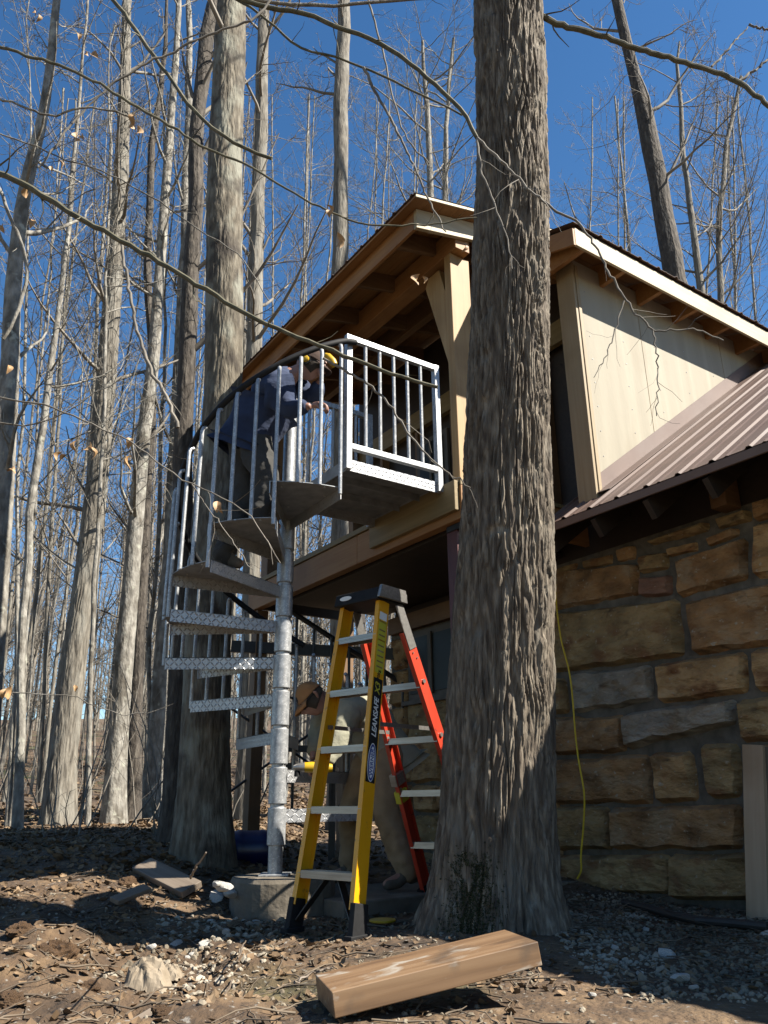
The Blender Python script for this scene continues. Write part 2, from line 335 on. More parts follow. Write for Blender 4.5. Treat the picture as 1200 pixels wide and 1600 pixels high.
rng = np.random.default_rng(7); random.seed(7)
def scatter(n, x0, x1, y0, y1, f=None):
    x = rng.uniform(x0, x1, n); y = rng.uniform(y0, y1, n)
    if f is not None: k = f(x, y) > rng.uniform(0, 1, n); x, y = x[k], y[k]
    return x, y
def rotations(n, tilt=.5):
    az = rng.uniform(0, 2*pi, n); tl = rng.normal(0, tilt, n); rl = rng.normal(0, tilt, n)
    cz, sz, ct, s_, cr, sr = np.cos(az), np.sin(az), np.cos(tl), np.sin(tl), np.cos(rl), np.sin(rl)
    Rz = np.zeros((n, 3, 3)); Rz[:, 0, 0] = cz; Rz[:, 0, 1] = -sz; Rz[:, 1, 0] = sz; Rz[:, 1, 1] = cz; Rz[:, 2, 2] = 1
    Rx = np.zeros((n, 3, 3)); Rx[:, 0, 0] = 1; Rx[:, 1, 1] = ct; Rx[:, 1, 2] = -s_; Rx[:, 2, 1] = s_; Rx[:, 2, 2] = ct
    Ry = np.zeros((n, 3, 3)); Ry[:, 0, 0] = cr; Ry[:, 0, 2] = sr; Ry[:, 1, 1] = 1; Ry[:, 2, 0] = -sr; Ry[:, 2, 2] = cr
    return Rz@Rx@Ry
def inst(acc, tv, tf, x, y, z, sc, R, quads=False):
    n = len(x); tv = np.array(tv, float); sc = np.asarray(sc); sc = sc[:, None, None] if sc.ndim == 1 else sc[:, None, :]
    V = np.einsum('nij,nkj->nki', R, tv[None]*sc)+np.stack([x, y, z], -1)[:, None, :]
    F = (np.array(tf)[None]+(np.arange(n)*len(tv))[:, None, None]).reshape(-1, len(tf[0]))
    acc.add(V.reshape(-1, 3), F if len(tf[0]) == 4 else None, F if len(tf[0]) == 3 else None)
# fallen leaves
lt = [(-.5, 0, .1), (-.15, -.32, .02), (.25, -.28, .0), (.6, 0, .12), (.25, .3, .06), (-.15, .3, .1), (0, 0, -.06)]
lf = [(0, 1, 6), (1, 2, 6), (2, 3, 6), (3, 4, 6), (4, 5, 6), (5, 0, 6)]
a = Acc()
for n, box, szr, dens in ((9000, (-2.6, .6, 2.4, 6.2), (.02, .05), lambda x, y: np.where(x > -.1, .35, .8)*(.35+.65*(fbm(x*2, y*2, 5, 2) > 0))),
                    (11000, (-9, -.8, 5.5, 13), (.04, .08), None), (6000, (-2, 6, 6.5, 16), (.05, .09), None), (9000, (-22, 12, 12, 34), (.07, .13), None),
                    (1500, (.3, 2.6, 3.0, 6), (.02, .045), None)):
    x, y = scatter(n, *box, dens); k = len(x); r = rng.uniform(*szr, k)
    inst(a, lt, lf, x, y, gz(x, y)+r*.12, r, rotations(k, .45))
tag(a.build('leaf_litter', LITTER), 'dry brown leaves littering the bare soil and the woodland floor', 'leaf litter', kind='stuff')
# gravel
ic = np.array([(0, 0, 1), (.89, 0, .45), (.28, .85, .45), (-.72, .53, .45), (-.72, -.53, .45), (.28, -.85, .45), (.72, .53, -.45), (-.28, .85, -.45), (-.89, 0, -.45), (-.28, -.85, -.45), (.72, -.53, -.45), (0, 0, -1)])
itr = [(0, 1, 2), (0, 2, 3), (0, 3, 4), (0, 4, 5), (0, 5, 1), (1, 6, 2), (2, 7, 3), (3, 8, 4), (4, 9, 5), (5, 10, 1), (6, 7, 2), (7, 8, 3), (8, 9, 4), (9, 10, 5), (10, 6, 1), (11, 7, 6), (11, 8, 7), (11, 9, 8), (11, 10, 9), (11, 6, 10)]
a = Acc()
for n, box, szr in ((5600, (.75, 2.5, 2.9, 5.6), (.003, .013)), (260, (.85, 2.5, 2.9, 5.4), (.012, .022)), (1400, (-2.2, .6, 2.5, 5.2), (.003, .012)), (420, (-1.25, -.5, 3.5, 4.9), (.005, .022))):
    x, y = scatter(n, *box); k = len(x); r = rng.uniform(*szr, k)**1.0
    inst(a, ic*rng.uniform(.8, 1.2, ic.shape), itr, x, y, gz(x, y)+r*.2, np.stack([r*rng.uniform(.8, 1.5, k), r*rng.uniform(.7, 1.2, k), r*rng.uniform(.4, .9, k)], -1), rotations(k, .5))
tag(a.build('gravel', PEB), 'grey gravel and small stone chips strewn before the stone wall', 'gravel', kind='stuff')
# fine twigs and roots
a = Acc()
for i in range(1250):
    if i < 450: x = rng.uniform(-2.2, .5); y = rng.uniform(2.5, 5.6)
    elif i < 850: x = rng.uniform(.7, 2.3); y = rng.uniform(3.1, 5.5)
    else: x = rng.uniform(-8, 0); y = rng.uniform(5.5, 13)
    L = rng.uniform(.05, .28)*(1 if i < 850 else 2); an = rng.uniform(0, 2*pi); lift = rng.uniform(0, .25)
    tt = np.linspace(0, 1, 5); P = np.stack([x+cos(an)*L*tt+rng.normal(0, L*.05, 5), y+sin(an)*L*tt+rng.normal(0, L*.05, 5), 0*tt], -1)
    P[:, 2] = gz(P[:, 0], P[:, 1])+.006+lift*L*tt*rng.uniform(-.2, 1.2)
    a.btube(P, np.linspace(1, .4, 5)*rng.uniform(.0015, .005)*(1 if i < 850 else 1.8), 4)
tag(a.build('fallen_twigs', material('grey_twig', [(.3, (.10, .07, .045)), (.7, (.27, .21, .145))], (3, 3, 3), rough=.9, bump=0), smooth=True), 'thin broken twigs and roots lying over the bare soil', 'twigs', kind='stuff')

# ------------------------------------------------------------------ trees
def bark_trunk(name, pts, rad, N, M, mat, parent, amp, cellw, cellh, flare=0, seed=1, groove=.45):
    """trunk swept along pts (world minus parent) with real furrows between elongated bark plates"""
    pts = np.array(pts, float); rad = np.array(rad, float); zs = pts[:, 2]
    z = np.linspace(zs[0], zs[-1], M)
    zk = np.interp(z, zs, pts[:, 0]); yk = np.interp(z, zs, pts[:, 1]); rk = np.interp(z, zs, rad)
    def smth(v, w=max(3, M//24)): k = np.ones(w)/w; return np.convolve(np.pad(v, w//2, mode='edge'), k, 'valid')[:M]
    zk, yk, rk = smth(zk), smth(yk), smth(rk)
    q_ = np.linspace(0, 2*pi, N, endpoint=False); th = pi/2+q_+.55*np.sin(q_); TH, ZZ = np.meshgrid(th, z)
    R0 = np.mean(rad); arc = (TH-pi/2)*R0
    wx = .035*(vn(arc*9, ZZ*3.2, 0, seed)-.5)*2+.005*(vn(arc*28, ZZ*9, 0, seed+3)-.5)*2
    wz = .10*(vn(arc*6, ZZ*3, 0, seed+5)-.5)*2
    r1 = abs(2*vn((arc+wx)/cellw, (ZZ+wz)/cellh, 0, seed+11)-1); r2 = abs(2*vn((arc-wx)/(cellw*.62)+7, (ZZ-wz)/(cellh*1.15), 3, seed+12)-1); r1 = np.maximum(r1, .25*vn((arc+wx)/(cellw*.5), ZZ/cellh, 4, seed))
    def ss(x, e): x = np.clip(x/e, 0, 1); return x*x*(3-2*x)
    e = ss(r1, groove)*(.55+.45*ss(r2, groove)); crack = ss(abs(2*vn((arc+wx)/(cellw*.9), (ZZ+wx*2)/(cellw*3.2), 9, seed+2)-1), .10)
    disp = amp*(e*(.8+.4*vn(arc/cellw, ZZ/cellh*1.5, 5, seed))*(.85+.15*crack)-.62)+amp*.34*fbm(arc*105, ZZ*17, 2, 3, seed)
    if flare:
        zb = ZZ-z[0]; rt = .5+.5*np.cos(TH*3+seed)+.35*np.cos(TH*7+seed*2)
        disp = disp+flare*np.exp(-zb/.24)*(.35+.85*rt)+.5*flare*np.exp(-zb/.9)*(.5+.3*rt)
    disp = disp+R0*.05*fbm(np.cos(TH)*1.2+3, np.sin(TH)*1.2+3, ZZ*1.1, 2, seed+7)*2
    Rr = rk[:, None]+disp
    V = np.stack([zk[:, None]+Rr*np.cos(TH), yk[:, None]+Rr*np.sin(TH), ZZ], -1)
    i = (np.arange(M-1)[:, None]*N+np.arange(N)[None]); j = (np.arange(M-1)[:, None]*N+(np.arange(N)[None]+1) % N)
    a = Acc(); a.add(V, np.stack([i, j, j+N, i+N], -1).reshape(-1, 4))
    return a.build(name, mat, parent, smooth=True)

def wander(p, d, L, n, r, jit, up):
    P = [p]; d = d/np.linalg.norm(d)
    for i in range(n-1):
        d = d+r.normal(0, jit, 3)+np.array([0, 0, up]); d /= np.linalg.norm(d); P.append(P[-1]+d*L/(n-1))
    return np.array(P)
def twigs(acc, P, r0, rg, n, L, level, jit=.16, up=.05, rmin=.002, start=.15, spread=(.5, 1.1), side=3):
    for _ in range(n):
        f = rg.uniform(start, 1); k = f*(len(P)-1); i = min(int(k), len(P)-2); p = P[i]*(1-k+i)+P[i+1]*(k-i)
        t = P[i+1]-P[i]; t /= np.linalg.norm(t); q = rg.normal(0, 1, 3); q -= t*(q@t); q /= np.linalg.norm(q)
        a = rg.uniform(*spread); d = t*cos(a)+q*sin(a); l = L*rg.uniform(.5, 1.2)*(1-.5*f)
        pts = wander(p, d, l, 7 if level > 1 else 5, rg, jit, up); r = max(r0*(1-.6*f)*rg.uniform(.35, .6), rmin)
        acc.btube(pts, np.linspace(r, max(r*.3, rmin*.6), len(pts)), side)
        if level > 1: twigs(acc, pts, r, rg, max(3, int(n*.75)), l*.5, level-1, jit*1.15, up, rmin, .15, spread, 3)

def crown(tp, tr, rg, z0, n, L, level=2, rmin=.004, up=.10, sub=6, lo=.6, hi=1.25):
    """limbs leaving the trunk path tp (radii tr) above z0; returns Acc"""
    acc = Acc(); tp = np.array(tp); tr = np.array(tr)
    for _ in range(n):
        z = z0+(tp[-1, 2]-z0)*rg.uniform(0, 1)**.9
        p = np.array([np.interp(z, tp[:, 2], tp[:, 0]), np.interp(z, tp[:, 2], tp[:, 1]), z]); r = np.interp(z, tp[:, 2], tr)
        an = rg.uniform(0, 2*pi); e = rg.uniform(lo, hi); d = np.array([cos(an)*sin(e), sin(an)*sin(e), cos(e)])
        l = L*rg.uniform(.35, 1.15)*(1-.35*(z-z0)/(tp[-1, 2]-z0+.01)); pts = wander(p, d, l, 8, rg, .14, up); rr = min(r*.6, rg.uniform(.2, .42)*r+.004, .034)*min(1, l/L+.3)
        acc.btube(pts, np.linspace(rr, max(rr*.2, rmin), 8), 5)
        twigs(acc, pts, rr*.7, rg, sub, l*.5, level, rmin=rmin, up=up*.5)
    return acc
def pixtrunk(pts, Y, extra=0, ztop=None, dY=None):
    """centre line and radii of a trunk seen at pixels (u,v,width) at distance Y"""
    P = []; R = []
    for i, (u, v, w) in enumerate(pts):
        yy = Y if dY is None else Y+dY[i]
        p = at(u, v, yy); P.append(p); R.append(w*.5/FPX*(p@_F))
    P = np.array(P); R = np.array(R); k = np.argsort(P[:, 2]); return P[k], R[k]
GR_W = 'bare trees of the surrounding woods'
def tree(name, label, pts, Y, mat, seed, z0=2., n=16, L=2.2, H=16, level=2, M=0, sub=6, rmin=.004, group=GR_W, amp=.008, flare=.5, twm=None):
    P, R = pixtrunk(pts, Y); R = R*(.88 if Y > 7 else 1); x0, y0 = P[0, 0], P[0, 1]; g = float(gz(x0, y0))
    if P[0, 2] > g:
        sl = (P[1]-P[0])/max(P[1, 2]-P[0, 2], .1); dz = P[0, 2]-g+.15; b = P[0]-sl*dz*.7; b[2] = g-.15
        P = np.vstack([b, P]); R = np.hstack([R[0]*1.12, R])
    if P[-1, 2] < H:
        d = P[-1]-P[-2]; d /= np.linalg.norm(d); top = P[-1]+d*(H-P[-1, 2]); P = np.vstack([P, (P[-1]+top)/2+rng.normal(0, .1, 3), top]); R = np.hstack([R, R[-1]*.65, .02])
    base = np.array([P[0, 0], P[0, 1], g]); Q = P-base
    t = thing(name, label, 'tree', base, group=group)
    if M: bark_trunk('trunk', Q, R*(.82 if Y > 7 else .94), 88, M, mat, t, amp, .030, .28, flare=R[0]*flare*.3, seed=seed)
    else:
        zz = np.linspace(Q[0, 2], Q[-1, 2], 26); C = np.stack([np.interp(zz, Q[:, 2], Q[:, i]) for i in range(3)], -1)
        rr = np.interp(zz, Q[:, 2], R); rr[0] *= 1.28; rr[1] *= 1.06; rg = np.random.default_rng(seed+5)
        C[1:, :2] += np.cumsum(rg.normal(0, .02, (25, 2)), 0)*.9
        a = Acc(); a.tube(C, rr*(1+rg.normal(0, .03, 26)), 12, cap=False); a.build('trunk', mat, t, smooth=True); Q = C; R = rr
    rg = np.random.default_rng(seed)
    c = crown(Q, R, rg, z0-g, n, L, level, rmin, sub=sub); c.build('branches', twm or (BARKL if mat is BARKL else TWIG), t, smooth=True)['kind'] = 'stuff'
    return t, Q, R, base

exec_order = []
# big foreground trunk
t1pts = [(772, 1475, 236), (772, 1400, 196), (777, 1300, 180), (783, 1150, 172), (785, 1000, 167), (790, 800, 148), (798, 500, 128), (801, 300, 116), (796, 0, 112)]
P, R = pixtrunk(t1pts, 4.32, dY=[0, 0, -.01, -.04, -.09, -.20, -.40, -.50, -.62]); R = R-.020; b = P[0].copy(); b[2] = -.85; P = np.vstack([b, P, P[-1]+(P[-1]-P[-2])*1.2]); R = np.hstack([R[0]*1.0, R, R[-1]*.8])
base = np.array([P[0, 0], P[0, 1], -.58]); T1 = thing('oak_tree', 'huge deeply furrowed trunk standing in front of the cabin, moss at its flared foot', 'tree', base)
bark_trunk('trunk', P-base, R, 340, 960, BARKD, T1, 0.025, .022, .30, flare=.12, seed=3, groove=.40)
t1path, t1rad = P-base, R
c = crown(np.vstack([t1path[-1], t1path[-1]+[0.1, .1, 4]]), [.2, .06], np.random.default_rng(5), t1path[-1, 2]-.6, 9, 4.0, 2, .003, sub=6); c.build('crown', TWIG, T1, smooth=True)['kind'] = 'stuff'
# moss tufts at its foot, rooted on the bark surface
tm = [o for o in bpy.data.objects if o.parent == T1 and o.name.startswith('trunk')][0].data; tv = np.zeros(len(tm.vertices)*3); tm.vertices.foreach_get('co', tv); tv = tv.reshape(-1, 3)+base
ang = np.degrees(np.arctan2(tv[:, 1]-P[1, 1], tv[:, 0]-P[1, 0])) % 360
pr = np.exp(-((ang-243)/17)**2)*np.clip((-.22+.12*fbm(ang*.08, tv[:, 2]*6, 2, 2)-tv[:, 2])/.1, 0, 1)*(tv[:, 2] > -.66)*(fbm(ang*.12, tv[:, 2]*9, 5, 3) > -.12)
idx = np.nonzero(pr > rng.uniform(0, 1, len(pr)))[0]; idx = rng.choice(idx, 9000); n = len(idx)
x, y, zz = (tv[idx]+rng.normal(0, .004, (n, 3))).T
a = Acc(); inst(a, lt, lf, x, y, zz, rng.uniform(.004, .010, n), rotations(n, 1.2))
o = a.build('moss', MOSS); o.parent = T1; o.location = -Vector(base); o['kind'] = 'stuff'

TREES = [
 ('grey_trunk_tree', 'thick pale grey tree rising directly behind the spiral staircase', [(318, 1330, 96), (318, 1250, 86), (322, 1100, 78), (328, 900, 72), (350, 600, 62), (351, 345, 60), (351, 325, 66), (350, 300, 56), (358, 100, 54), (362, 0, 46)], 6.2, BARKG, 21, dict(M=760, z0=6.5, n=12, L=2.2, flare=.5)),
 ('dark_trunk_tree', 'slim dark leaning tree pressed against the left side of the thick grey trunk', [(268, 1300, 40), (272, 1000, 34), (286, 720, 30), (297, 500, 26), (305, 350, 24), (318, 200, 22), (335, 60, 24), (345, 0, 22)], 6.9, BARKK, 22, dict(z0=4, n=9, L=2, H=12)),
 ('forked_tree', 'stout ridged tree left of the staircase that forks high up into two stems', [(90, 1305, 72), (96, 1200, 62), (112, 1050, 54), (135, 900, 48), (152, 750, 44), (165, 600, 42), (178, 430, 36), (190, 260, 30), (196, 120, 22), (198, 0, 18)], 10.4, BARKM, 23, dict(M=420, z0=2.8, n=22, L=2.6, amp=.012)),
 ('pale_tree', 'straight pale tree with sunlit right side, second large trunk left of the staircase', [(175, 1298, 54), (182, 1180, 42), (205, 900, 36), (222, 700, 30), (240, 560, 26), (250, 420, 22), (262, 250, 18), (275, 90, 14), (280, 0, 12)], 10.7, BARKL, 24, dict(M=360, z0=3, n=18, L=2.2, amp=.005)),
 ('shaded_tree', 'slender shaded tree close against the right side of the straight pale tree', [(203, 1282, 30), (210, 1100, 24), (220, 900, 22), (228, 700, 18), (232, 560, 16), (225, 420, 14), (240, 200, 12)], 11.3, BARKK, 25, dict(z0=3, n=14, L=2)),  # shade on this trunk is put into its darker bark
 ('leaning_tree', 'leaning greyish tree at the right edge of the woods, just left of the railing', [(232, 1282, 36), (245, 1150, 30), (254, 900, 22), (262, 720, 18), (272, 560, 16), (285, 380, 14), (292, 120, 12), (294, 0, 10)], 11.9, BARKL, 26, dict(z0=3, n=16, L=2)),
 ('crooked_tree', 'crooked pale tree at the left edge of the photo with curving forks near the top', [(-30, 1260, 46), (-12, 1000, 38), (3, 800, 34), (14, 600, 30), (18, 480, 26), (32, 330, 22), (48, 260, 20), (66, 190, 16), (80, 90, 14), (88, 0, 12)], 7.0, BARKL, 27, dict(z0=2.2, n=20, L=2.2, M=300, amp=.004)),
 ('white_tree', 'thin whitish birch-like tree in the middle of the left woods', [(28, 1290, 16), (34, 1000, 14), (45, 800, 14), (72, 620, 12), (92, 480, 10), (108, 380, 8), (120, 200, 6)], 9.5, BARKL, 28, dict(z0=4, n=14, L=1.8)),
 ('tall_tree', 'tall straight tree seen just right of the thick grey trunk above the porch roof', [(384, 1230, 34), (386, 900, 32), (390, 530, 28), (395, 280, 25), (404, 60, 20), (407, 0, 18)], 10.5, BARKM, 29, dict(z0=6, n=14, L=2.6)),
 ('pole_tree', 'branchless pole-like tree standing in open sky behind the roof peak', [(530, 1210, 36), (530, 800, 33), (528, 430, 28), (529, 250, 25), (531, 130, 26), (535, 0, 22)], 11.0, BARKM, 30, dict(z0=11.5, n=8, L=2.2)),
 ('dark_roof_tree', 'large dark leaning tree behind the roof right of the foreground trunk', [(1130, 1180, 56), (1095, 780, 48), (1052, 435, 37), (1022, 260, 31), (1004, 175, 30), (995, 140, 22), (985, 100, 19), (964, 0, 17)], 9.5, BARKK, 31, dict(z0=6.2, n=16, L=3.0)),
 ('thin_roof_tree', 'thin tree behind the roof at right, left one of a close pair', [(1130, 1180, 20), (1120, 700, 18), (1108, 470, 14), (1090, 340, 11), (1075, 230, 9), (1070, 100, 6)], 13, BARKM, 32, dict(z0=6.5, n=22, L=3.2, sub=7)),
 ('thin_roof_tree', 'thin tree behind the roof at right, right one of a close pair', [(1150, 1180, 18), (1140, 700, 16), (1127, 470, 12), (1120, 330, 10), (1128, 240, 8), (1150, 120, 6)], 14, BARKM, 33, dict(z0=7.5, n=22, L=3.4, sub=7)),
 ('upright_tree', 'slender tree above the roof peak, left one of the group by the big trunk', [(680, 1180, 20), (676, 700, 16), (672, 305, 12), (667, 160, 9), (662, 60, 5)], 17, BARKL, 34, dict(z0=10, n=34, L=4.5, sub=7, H=20)),
 ('upright_tree', 'slender tree above the roof peak, right one of the group by the big trunk', [(705, 1180, 18), (702, 700, 15), (700, 310, 11), (702, 190, 8), (712, 60, 5)], 18, BARKL, 35, dict(z0=10, n=34, L=4.5, sub=7, H=20)),
]
for nm, lb, pts, Y, m, sd, kw in TREES: tree(nm, lb, pts, Y, m, sd, **kw)
# the rest of the stand: individual trees among the trunks at left, behind the stair, and behind the roof
fill = []
rf = random.Random(11)
cols = [8, 30, 48, 66, 140, 250, 300, 336, 104, 126, 163, 198, 222, 20, 76, 352, 412, 446, 470, 502, 530, -12, 100, 14, 60, 232, 276, 560, 430]
for i, u in enumerate(cols):
    Y = rf.choice([10, 12, 13.5, 15, 17, 20, 24] if u < 260 else [15, 17, 20, 24]); w = rf.uniform(.045, .115)*FPX/Y*(.55 if u in (104, 126, 163, 198, 222, 20, 76) else 1); lean = rf.uniform(.03, .15)*(1 if u < 320 else .6)
    fill.append((u, Y, w, lean, i))
for i, (u, Y) in enumerate(((900, 22), (945, 18), (985, 24), (1040, 20), (1085, 17), (1150, 21), (1185, 16), (1215, 19), (610, 23), (640, 21), (735, 20), (590, 26), (470, 24), (440, 20))):
    fill.append((u, Y, rf.uniform(.09, .15)*FPX/Y, rf.uniform(-.06, .03) if u > 860 else rf.uniform(0, .05), 100+i))
for u, Y, w, lean, i in fill:
    pts = [(u, 1240, w), (u+lean*300, 940, w*.86), (u+lean*700+rf.uniform(-6, 6), 540, w*.6), (u+lean*1100+rf.uniform(-10, 10), 150, w*.36)]
    right = i >= 100
    tone = ['pale', 'brown-grey', 'sunlit', 'dusky'][(i*3+int(Y)) % 4]; size = 'very thin' if w*Y/FPX < .085 else 'slim' if w*Y/FPX < .115 else 'fairly stout'
    where = ('left of the foreground trunk, above the porch roof' if u < 760 else 'just right of the foreground trunk' if u < 960 else 'left of the large dark leaning tree' if u < 1050 else 'right of the large dark leaning tree' if u < 1160 else 'at the right edge of the photo') if right else \
        ('cut by the left edge of the photo' if u < 12 else 'beside the crooked pale tree at far left' if u < 45 else 'just left of the stout forking tree' if u < 90 else 'just behind the stout forking tree' if u < 135 else 'in front of the straight pale tree' if u < 180 else 'right of the straight pale tree' if u < 240 else 'left of the thick trunk behind the stair' if u < 310 else
         'behind the spiral treads' if u < 430 else 'seen just right of the stair pole' if u < 500 else 'seen under the deck through the stepladder')
    far_ = 'near' if Y < 14 else 'farther' if Y < 19 else 'most distant'
    size = {'fairly stout': 'stout', 'very thin': 'thin'}.get(size, size)
    lb = f'{size} {tone} tree, {far_}, {where}'
    tree('slim_tree', lb, pts, Y, BARKL if i % 3 else BARKM, 200+i, z0=rf.uniform(2, 4) if not right else 7, n=22 if not right else 24, L=3.0 if not right else 4, H=rf.uniform(11, 15) if not right else 17, sub=6, rmin=.0038,
         group='slim trees behind the roof' if right else 'slim trees of the left woods')
_lb = {}
for o in bpy.data.objects:
    if o.name.startswith('slim_tree'): _lb.setdefault(o['label'], []).append(o)
for l, os_ in _lb.items():
    if len(os_) == 2:
        os_.sort(key=lambda o: o.location.x/o.location.y); os_[0]['label'] = l.replace(', most distant', ', far').replace('foreground', 'big')+', left one'; os_[1]['label'] = l.replace(', most distant', ', far').replace('foreground', 'big')+', right one'
# far woods, one mass
a = Acc(); rg = np.random.default_rng(77)
for i in range(330):
    Y = rg.uniform(24, 85); X = rg.uniform(-.75, .75)*Y
    if i % 2 == 0: X = rg.uniform(-.6, .05)*Y
    g = float(gz(X, Y)); h = rg.uniform(10, 15); r = rg.uniform(.045, .13)
    p = wander(np.array([X, Y, g-.2]), np.array([rg.normal(0, .05), 0, 1.]), h, 7, rg, .02, .05)
    a.btube(p, np.linspace(r, r*.2, 7), 5)
    for _ in range(20):
        f = rg.uniform(.15, .97); k = int(f*6); q = p[k]; an = rg.uniform(0, 2*pi)
        l = rg.uniform(1, 3.2); w = wander(q, np.array([cos(an), sin(an), rg.uniform(.3, 1.4)]), l, 5, rg, .2, .1); a.btube(w, np.linspace(r*.25, .008, 5), 3)
        for _ in range(5):
            d = rg.normal(0, 1, 3); d[2] = abs(d[2]); s0 = w[rg.integers(1, 4)]
            a.btube(wander(s0, d, l*.5, 4, rg, .2, .1), np.linspace(.012, .006, 4), 3)
tag(a.build('distant_woods', TWIG, smooth=True), 'distant mass of bare woodland trunks and twigs behind the nearer trees', 'woods', kind='stuff')
# undergrowth saplings near the left edge
a = Acc(); rg = np.random.default_rng(99)
for i in range(150):
    Y = rg.uniform(7.5, 20); X = rg.uniform(-.62, -.16)*Y; g = float(gz(X, Y)); L = rg.uniform(.5, 2.2)
    p = wander(np.array([X, Y, g-.05]), np.array([rg.normal(0, .3), rg.normal(0, .3), 1]), L, 7, rg, .12, .05); a.btube(p, np.linspace(.009, .003, 7), 4)
    twigs(a, p, .005, rg, 6, L*.4, 1, rmin=.0025)
tag(a.build('undergrowth', TWIG, smooth=True), 'thin leafless saplings and brush between the trunks at left', 'undergrowth', kind='stuff')
# ------------------------------------------------------------------ cabin (local frame: x into the house, y away to the left, z up)
CAB = thing('cabin', 'raised timber cabin on a stone ground floor, with porch roof, deck and brown metal roofs', 'cabin', PO, A1)
def cb(name, s0, s1, t0, t1, z0, z1, mat, parent=None, bev=.003, label=None):
    return Acc().box((s0, -t0, z0), (s1, -t1, z1)).build(name, mat, parent or CAB, bev=bev, label=label)
def sheet(name, org, eu, ev, U, V, pitch, mat, parent, ribh=.013, phase=0., base=.045, th=.004):
    """ribbed metal sheet: eu across the ribs (length U), ev along them (length V)"""
    org, eu, ev = map(lambda q: np.array(q, float), (org, eu, ev)); nrm = np.cross(eu, ev); nrm /= np.linalg.norm(nrm)
    if nrm[2] < 0: nrm = -nrm
    xs = [0.]; hs = [0.]; x = phase
    while x+base < U:
        if x > 0: xs += [x, x+base*.28, x+base*.72, x+base]; hs += [0, ribh, ribh, 0]
        m = x+pitch*.5
        if m+.02 < U and m > 0: xs += [m-.015, m, m+.015]; hs += [0, .005, 0]
        x += pitch
    xs.append(U); hs.append(0.); xs = np.array(xs); hs = np.array(hs); n = len(xs)
    rows = []
    for off in (0, -th):
        for v in (0, V): rows.append(org+eu*xs[:, None]+ev*v+nrm*(hs+off)[:, None])
    q = [];
    for i in range(n-1):
        q += [[i, i+1, n+i+1, n+i], [2*n+i, 3*n+i, 3*n+i+1, 2*n+i+1], [i, 2*n+i, 2*n+i+1, i+1], [n+i, n+i+1, 3*n+i+1, 3*n+i]]
    return Acc().add(np.vstack(rows), q).build(name, mat, parent)

# stone wall of the ground floor with each stone its own piece
wall = cb('stone_wall', 2.1, 2.45, -1.75, 7.2, -.95, 1.715, MORTAR, bev=0)
def stone(poly_tz, depth, mat, seed):
    """pillow of irregular stone filling a quadrilateral (t,z) TL,TR,BR,BL on the wall face"""
    r = np.random.default_rng(seed); P = np.array(poly_tz, float); c = P.mean(0)
    P = c+(P-c)*np.array([1.05, 1.11])
    w = np.linalg.norm(P[1]-P[0]); h = np.linalg.norm(P[3]-P[0]); nu = int(min(26, max(8, w/.035))); nv = int(min(18, max(7, h/.035)))
    u = np.linspace(0, 1, nu); v = np.linspace(0, 1, nv); U, V = np.meshgrid(u, v)
    X = (P[0][None, None]*((1-U)*(1-V))[..., None]+P[1]*(U*(1-V))[..., None]+P[2]*(U*V)[..., None]+P[3]*((1-U)*V)[..., None])
    eu = np.minimum(U, 1-U)*w; ev = np.minimum(V, 1-V)*h
    # rounded corners and wavy outline
    cr = .03; k = np.clip(1-np.minimum(eu, cr)/cr, 0, 1)*np.clip(1-np.minimum(ev, cr)/cr, 0, 1)
    X = X+(c-X)*(.12*k)[..., None]*min(1, .25/max(w, h))
    X += np.stack([fbm(X[..., 1]*7, X[..., 0]*7, seed*3.1, 3), fbm(X[..., 0]*7+9, X[..., 1]*7, seed*1.7, 3)], -1)*.022
    edge = np.clip(np.minimum(eu, ev)/.022, 0, 1); prof = np.sqrt(1-(1-edge)**2)
    dz = depth*prof*(1+.0*U)+prof*(.034*fbm(X[..., 0]*5, X[..., 1]*6, seed, 3)+.020*(1-abs(fbm(X[..., 0]*4+3, X[..., 1]*8, seed+5, 2))*3).clip(-1, 1)+.010*fbm(X[..., 0]*22, X[..., 1]*26, seed, 3))
    tilt = r.uniform(-.02, .02); dz = dz+prof*tilt*(U-.5)
    S = 2.098-dz; S[edge == 0] = 2.13
    Vx = np.stack([S, -X[..., 0], X[..., 1]], -1)
    i = (np.arange(nv-1)[:, None]*nu+np.arange(nu-1)[None]).ravel()
    return Acc().add(Vx, np.stack([i, i+1, i+nu+1, i+nu], -1)).build('stone', mat, wall, smooth=True)
def cpx(x, y): s, t, z = onS(850+x/2.354, 780+y/2.354, 2.1); return (t, z)
SB, SO, SG, ST, SP = STONES
